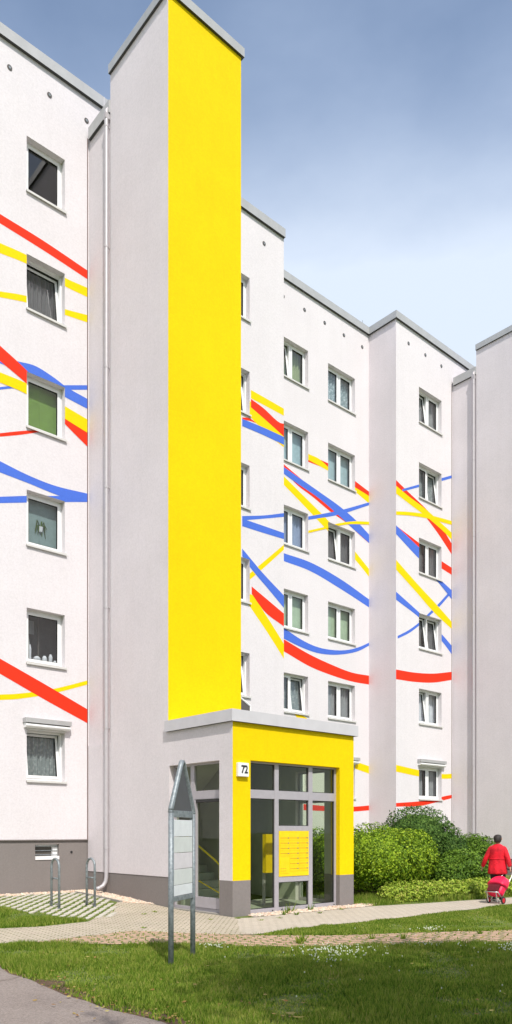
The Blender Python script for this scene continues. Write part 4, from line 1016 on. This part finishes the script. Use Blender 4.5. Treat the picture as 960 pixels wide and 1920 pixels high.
TL = ['nearest tree to the right of the camera, nearest the shaded lawn', 'tree farther right along the shaded lawn', 'taller tree just right of the camera', 'tall tree behind the camera', 'slender tree behind and left of the camera']
for (a, b, h, cr), l in zip(TREES, TL): tree(l, a, b, h, cr, 9000)

# ================================================================== BICYCLE STANDS
def bike_stand(px1, py1, px2, py2, label):
    a, b = on_ground(px1, py1), on_ground(px2, py2); c = ((a[0] + b[0]) / 2, (a[1] + b[1]) / 2); g0 = ground_h(*c)
    root = thing('bicycle_stand', label, 'bicycle stand', (c[0], c[1], g0), 0, 'bicycle stands by the grey plinth')
    w_ = .17; pts = [(0, -w_, -.05), (0, -w_, .86)] + [(0, -w_ * math.cos(t), .86 + w_ * math.sin(t)) for t in [math.pi * k / 12 for k in range(1, 12)]] + [(0, w_, .86), (0, w_, -.05)]
    m = MB(); m.tube(pts, .026, None, 12); m.build('hoop', 'galv', root, smooth=True)
    m = MB(); m.tube([(0, -w_ + .02, .62), (0, w_ - .02, .62)], .018, None, 8); m.build('crossbar', 'galv', root, smooth=True)
    for s in (-1, 1): m = MB(); m.tube([(0, s * w_, -.01), (0, s * w_, .012)], .04, None, 12); m.build('foot_collar', 'galv', root)
bike_stand(94, 1702, 113.5, 1704, 'left one of the two steel hoop bicycle stands, under the cellar window')
bike_stand(160.5, 1699, 180, 1701, 'right one of the two steel hoop bicycle stands, beside the downpipe')

# ================================================================== SIGN
pl = on_ground(320.5, 1813); pr = on_ground(361.5, 1796); cx, cy = (pl[0] + pr[0]) / 2, (pl[1] + pr[1]) / 2
d = math.hypot(pr[0] - pl[0], pr[1] - pl[1]) / 2; ang = math.atan2(pr[1] - pl[1], pr[0] - pl[0])
sg = thing('sign_post', 'galvanised two-legged sign frame with pointed top and blank white panels on the lawn', 'sign', (cx, cy, 0), ang)
for s in (-1, 1):
    m = MB(); m.tube([(s * d, 0, -.2), (s * d, 0, 1.93)], .034, None, 14, cap=True); m.build('leg', 'galv', sg, smooth=True)
m = MB(); m.tube([(-d, 0, 1.93), (-d, 0, 1.96), (-.045, 0, 2.53), (-.02, 0, 2.565), (.02, 0, 2.565), (.045, 0, 2.53), (d, 0, 1.96), (d, 0, 1.93)], .034, None, 14); m.build('gable_tube', 'galv', sg, smooth=True)
for s in (-1, 1): m = MB(); m.tube([(s * d, 0, 1.915), (s * d, 0, 1.935)], .037, None, 14); m.build('weld_collar', 'galv', sg, smooth=True)
m = MB(); m.box(-d + .03, d - .03, -.02, .02, 1.855, 1.94); m.box(-d + .03, d - .03, -.02, .02, .80, .86); m.build('crossbar', 'galv', sg, bevel=.004)
m = MB(); m.loops([[(-d + .05, y_, 1.94), (d - .05, y_, 1.94), (0, y_, 2.50)] for y_ in (-.008, .008)]); m.build('gable_board', 'panel_grey', sg)
zs_ = [1.83, 1.605, 1.39, 1.20, .995, .862]; zs_ = [1.825, 1.61, 1.405, 1.20, 1.0, .862]
for i, mt in enumerate(('panel_white', 'panel_dim', 'panel_rose', 'panel_dim', 'panel_white')):
    m = MB(); m.box(-d + .052, d - .052, -.015, .015, zs_[i + 1] + .004, zs_[i] - .002); m.build('sign_panel', mt, sg, bevel=.003)
for s in (-1, 1): m = MB(); m.box(s * (d - .043) - .009, s * (d - .043) + .009, -.018, .018, .86, 1.855); m.build('panel_rail', 'galv', sg)

# ================================================================== PERSON
def skinned(name, verts, edges, radii, mat, parent, sub=2):
    me = bpy.data.meshes.new(name); me.from_pydata(verts, edges, []); o = bpy.data.objects.new(name, me); COL.objects.link(o)
    sk = o.modifiers.new('skin', 'SKIN'); sk.use_smooth_shade = True
    for i, r in enumerate(radii): me.skin_vertices[0].data[i].radius = (r, r) if isinstance(r, float) else r
    me.skin_vertices[0].data[0].use_root = True
    s = o.modifiers.new('sub', 'SUBSURF'); s.levels = sub; s.render_levels = sub
    bpy.context.view_layer.update(); dg = bpy.context.evaluated_depsgraph_get(); m2 = bpy.data.meshes.new_from_object(o.evaluated_get(dg))
    bpy.data.objects.remove(o); bpy.data.meshes.remove(me); m2.name = name; m2.materials.clear(); m2.materials.append(M[mat])
    o = bpy.data.objects.new(name, m2); COL.objects.link(o); o.parent = parent; return o
px_, py_ = cam_xy((933 - 480) / F * 18.3, 18.3)
HEAD = R(-41.6 - 26)
person = thing('person', 'person seen from behind in a red coat and black trousers walking away on the path', 'person', (px_, py_, .006), HEAD)
V = []; E = []; Rr = []
def jn(p, r, parent=None):
    V.append(p); Rr.append(r); i = len(V) - 1
    if parent is not None: E.append((parent, i))
    return i
pel = jn((0, 0, .86), (.14, .11)); sp = jn((0, 0, 1.03), (.12, .1), pel); ch = jn((0, 0, 1.20), (.14, .1), sp); nk = jn((0, .01, 1.34), .05, ch)
hb = jn((0, .02, 1.40), .055, nk); h1 = jn((0, .03, 1.46), .082, hb); h2 = jn((0, .025, 1.53), .075, h1)
def hand(w, e, sgn):
    dr_ = (Vector(w) - Vector(e)).normalized(); side = Vector((0, 1, 0)); th = Vector((0, 0, 1)).cross(dr_).normalized()
    p = Vector(w) + dr_ * .05; pi_ = jn(tuple(p), .028, len(V) - 1)
    for k, (off, ln) in enumerate(((-.03, .055), (-.01, .07), (.01, .078), (.03, .065))):
        a = p + side * off + dr_ * .03; i1 = jn(tuple(a), .010, pi_); b = a + dr_ * ln * .55; i2 = jn(tuple(b), .009, i1); jn(tuple(b + (dr_ * .5 + Vector((-sgn, 0, 0)) * .6) * ln * .6), .008, i2)
    a = p + side * .035 - dr_ * .02; i1 = jn(tuple(a), .011, pi_); jn(tuple(a + side * .03 + dr_ * .035), .009, i1)
for s, el, wr in ((-1, (-.265, -.04, 1.04), (-.35, .05, .84)), (1, (.25, -.07, 1.03), (.29, -.08, .85))):
    a = jn((s * .15, 0, 1.29), .055, ch); b = jn(el, .04, a); c = jn(wr, .026, b); hand(wr, el, s)
for s, kn, an, to in ((-1, (-.095, .14, .47), (-.10, .12, .09), (-.10, .27, .045)), (1, (.095, .04, .46), (.105, -.2, .13), (.105, -.1, .04))):
    a = jn((s * .09, 0, .80), .085, pel); b = jn(kn, .058, a); c = jn(an, .036, b); jn(to, .03, c)
body = skinned('body', V, E, Rr, 'skin', person, 1)
# face and ears as part of the head
fm = MB(); fm.ball((-.088, .02, 1.50), (.014, .022, .032)); fm.ball((.088, .02, 1.50), (.014, .022, .032)); fm.loops([[(.012, .10, 1.47), (-.012, .10, 1.47), (0, .105, 1.52)], [(.004, .135, 1.475), (-.004, .135, 1.475), (0, .108, 1.515)]])
fm.ball((-.032, .098, 1.52), .012); fm.ball((.032, .098, 1.52), .012); fm.ball((0, .1, 1.435), (.025, .01, .007))
fm.build('face', 'skin', person, smooth=True)
hm = MB(); ls = []
for z, r, yo in ((1.405, .055, -.02), (1.43, .078, -.012), (1.47, .092, -.006), (1.52, .098, .0), (1.56, .092, .01), (1.59, .07, .015), (1.605, .03, .02)):
    L_ = []
    for k in range(20):
        t = 2 * math.pi * k / 20; yy = math.sin(t) * r * 1.12 + yo
        lim = .045 if z < 1.545 else 9
        L_.append((math.cos(t) * r * (1 + .05 * math.sin(5 * t + z * 40)), min(yy, lim), z))
    ls.append(L_)
hm.loops(ls); hm.build('hair', 'hair', person, smooth=True, sub=1)
jm = MB(); ls = []
for z, a, b, yo in ((.655, .215, .165, -.01), (.66, .235, .18, -.01), (.78, .225, .168, -.01), (.90, .212, .155, 0), (1.0, .196, .142, 0), (1.04, .193, .14, 0), (1.12, .202, .145, 0), (1.22, .207, .145, 0), (1.285, .192, .132, 0), (1.33, .145, .11, 0), (1.36, .085, .08, .005), (1.385, .062, .065, .01)):
    ls.append([(a * math.cos(t) * (1 + .07 * math.sin(7 * t + z * 9) * (1.3 - z)), yo + b * math.sin(t) * (1 + .13 * math.sin(9 * t + z * 5) * (1.4 - z)), z) for t in [2 * math.pi * k / 28 for k in range(28)]])
jm.loops(ls)
for s, el, wr in ((-1, (-.265, -.04, 1.04), (-.35, .05, .84)), (1, (.25, -.07, 1.03), (.29, -.08, .85))):
    sh_ = Vector((s * .145, 0, 1.275)); e_ = Vector(el); w_ = Vector(wr)
    jm.tube([sh_ + Vector((-s * .04, 0, .01)), sh_, sh_.lerp(e_, .45), e_, e_.lerp(w_, .5), w_, w_ + (w_ - e_).normalized() * .015], [.065, .075, .066, .058, .056, .048, .036], None, 14)
jm.build('coat', 'coat', person, smooth=True, sub=1)
cb = MB(); cb.loops([[((.200 + q) * math.cos(t), (.147 + q) * math.sin(t), z) for t in [2 * math.pi * k / 28 for k in range(28)]] for z, q in ((1.005, .0), (1.01, .004), (1.03, .004), (1.035, 0))], close=False); cb.build('coat_belt', 'coat', person, smooth=True)
tm = MB()
for s, kn, an in ((-1, (-.095, .14, .47), (-.10, .12, .07)), (1, (.095, .04, .46), (.105, -.2, .12))):
    tm.tube([(s * .07, 0, .88), (s * .092, .02, .72), kn, tuple(Vector(kn).lerp(Vector(an), .55)), an], [.13, .105, .08, .072, .07], None, 14)
tm.build('trousers', 'trousers', person, smooth=True, sub=1)
for s, an, to in ((-1, (-.10, .12, .05), (-.10, .30, .035)), (1, (.105, -.2, .09), (.105, -.05, .035))):
    m = MB(); m.tube([(an[0], an[1] - .05, an[2] - .01), an, tuple(Vector(an).lerp(Vector(to), .6)), to], [.035, .045, .042, .025], None, 10); m.build('shoe', 'black', person, smooth=True)

# ================================================================== SHOPPING TROLLEY
TX, TY = cam_xy((930 - 480) / F * 17.75, 17.75)
tr = thing('shopping_trolley', 'red two-wheeled shopping trolley pulled along by the person in the red coat', 'shopping trolley', (TX, TY, .006), R(-41.6 - 50))
lean = R(40)
def LT(p): # local trolley frame leaning forwards to the hand; origin at the axle
    x_, y_, z_ = p; return (x_, y_ * math.cos(lean) + z_ * math.sin(lean), .085 - y_ * math.sin(lean) + z_ * math.cos(lean))
m = MB(); ls = []
for z, w_, dlo, dhi in ((.05, .17, -.20, -.02), (.08, .19, -.235, -.02), (.25, .195, -.25, -.02), (.38, .20, -.255, -.02), (.45, .195, -.25, -.02), (.50, .17, -.22, -.02), (.53, .12, -.17, -.04), (.54, .05, -.12, -.08)):
    c_ = (dlo + dhi) / 2; h_ = (dhi - dlo) / 2; L_ = []
    for k in range(20):
        t = 2 * math.pi * k / 20; ct, st_ = math.cos(t), math.sin(t); L_.append(LT((w_ * math.copysign(abs(ct) ** .5, ct), c_ + h_ * math.copysign(abs(st_) ** .5, st_), z)))
    ls.append(L_)
m.loops(ls); m.build('bag', 'bag', tr, smooth=True, sub=1)
m = MB(); ls = []
for z, w_, dlo, dhi in ((.25, .235, -.345, .0), (.29, .23, -.32, .0), (.41, .215, -.285, .0), (.51, .185, -.24, .0), (.555, .12, -.17, -.03), (.565, .04, -.12, -.08)):
    c_ = (dlo + dhi) / 2; h_ = (dhi - dlo) / 2; L_ = []
    for k in range(20):
        t = 2 * math.pi * k / 20; ct, st_ = math.cos(t), math.sin(t); L_.append(LT((w_ * math.copysign(abs(ct) ** .55, ct), c_ + h_ * math.copysign(abs(st_) ** .55, st_), z + .018 * math.sin(3 * t))))
    ls.append(L_)
m.loops(ls, close=True); m.build('flap', 'bag', tr, smooth=True, sub=1)
m = MB(); ls = []
for z, dlo in ((.07, -.27), (.18, -.29), (.28, -.27)):
    ls.append([LT(q) for q in ((-.14, dlo, z), (.14, dlo, z), (.14, -.2, z), (-.14, -.2, z))])
m.loops(ls); m.build('pocket', 'bag_dark', tr, smooth=False)
m = MB()
for s in (-1, 1): m.tube([LT((s * .13, .0, -.02)), LT((s * .13, .0, .68)), LT((s * .10, .0, .86)), LT((s * .06, .0, .90))], .011, None, 8)
m.tube([(-.19, 0, .085), (.19, 0, .085)], .01, None, 8); m.tube([LT((-.15, 0, .04)), LT((-.17, -.27, .03)), LT((.17, -.27, .03)), LT((.15, 0, .04))], .011, None, 8); m.tube([LT((-.13, 0, .3)), LT((.13, 0, .3))], .009, None, 8)
m.build('frame', 'alu', tr, smooth=True)
m = MB(); m.tube([LT((-.075, 0, .905)), LT((.075, 0, .905))], .016, None, 10); m.build('handle', 'black', tr, smooth=True)
for s in (-1, 1):
    x_ = s * .19; m = MB(); m.loops([[(x_ + a, r_ * math.cos(t), .085 + r_ * math.sin(t)) for t in [2 * math.pi * k / 24 for k in range(24)]] for a, r_ in ((-.018, .06), (-.018, .078), (-.008, .085), (.008, .085), (.018, .078), (.018, .06))], close=False)
    wo = m.build('wheel', 'tyre', tr, smooth=True)
    m = MB(); m.loops([[(x_ + a, r_ * math.cos(t), .085 + r_ * math.sin(t)) for t in [2 * math.pi * k / 24 for k in range(24)]] for a, r_ in ((-.02, .022), (-.012, .062), (.012, .062), (.02, .022))]); m.build('rim', 'rim_red', wo)
m = MB(); m.tube([LT((-.12, -.27, .03)), (-.12, -.13, .05)], .01, None, 6); m.tube([LT((.12, -.27, .03)), (.12, -.13, .05)], .01, None, 6); m.build('support_foot', 'alu', tr)

# ================================================================== LIGHT, SKY, CAMERA
AZ, EL = 24.0, 50.0
to_sun = Vector((-math.sin(R(AZ)) * math.cos(R(EL)), -math.cos(R(AZ)) * math.cos(R(EL)), math.sin(R(EL))))
sl = bpy.data.lights.new('sun', 'SUN'); sl.energy = 3.7; sl.angle = R(.6); sl.color = (1, .955, .89)
so = bpy.data.objects.new('sun', sl); COL.objects.link(so); so.rotation_euler = to_sun.to_track_quat('Z', 'Y').to_euler(); so.location = to_sun * 60
W = bpy.data.worlds.new('World'); S.world = W; W.use_nodes = True; nt = W.node_tree; bg = nt.nodes['Background']
sky = nt.nodes.new('ShaderNodeTexSky'); sky.sky_type = 'NISHITA'; sky.sun_disc = False
sky.sun_elevation = R(EL); sky.sun_rotation = R(180 + AZ); sky.air_density = 1.0; sky.dust_density = 1.6; sky.ozone_density = 1.2
tc = nt.nodes.new('ShaderNodeTexCoord'); mp = nt.nodes.new('ShaderNodeMapping'); mp.inputs['Scale'].default_value = (1, 1, 2.2); mp.inputs['Rotation'].default_value = (.2, .1, .6)
nt.links.new(tc.outputs['Generated'], mp.inputs[0])
nz = noise(nt, mp.outputs[0], 1.7, 6, .55)
sep = nt.nodes.new('ShaderNodeSeparateXYZ'); nt.links.new(tc.outputs['Generated'], sep.inputs[0])
el = mathn(nt, 'SUBTRACT', .72, sep.outputs[2]); el = mathn(nt, 'MULTIPLY', el, 4.3)      # thin high cloud thickens low down
f = mathn(nt, 'MULTIPLY', mathn(nt, 'ADD', mathn(nt, 'SUBTRACT', mathn(nt, 'MULTIPLY', nz, .95), .10), el), .9); 
cl_ = nt.nodes.new('ShaderNodeClamp'); nt.links.new(f, cl_.inputs[0]); cl_.inputs[2].default_value = .85
skyc = mixc(nt, cl_.outputs[0], sky.outputs[0], mixc(nt, cl_.outputs[0], (3.0, 4.35, 6.9), (6.5, 7.1, 7.9)))
nt.links.new(skyc, bg.inputs[0]); bg.inputs[1].default_value = .13
cam = bpy.data.cameras.new('camera'); co = bpy.data.objects.new('camera', cam); COL.objects.link(co); S.camera = co
co.location = (0, 0, CAMZ); co.rotation_euler = (R(90), 0, -math.atan2(ST, CT))
cam.sensor_fit = 'HORIZONTAL'; cam.sensor_width = 36; cam.lens = 36 * F / 960; cam.shift_y = (HOR - 960) / 960 * 1.0
cam.shift_y = 600 / 1920 if False else 600 / 960; cam.clip_end = 3000; cam.clip_start = .05
S.view_settings.view_transform = 'Standard'; S.view_settings.look = 'None'; S.view_settings.exposure = 0.2; S.view_settings.gamma = 1; S.view_settings.use_curve_mapping = False
S.render.resolution_x = 512; S.render.resolution_y = 1024
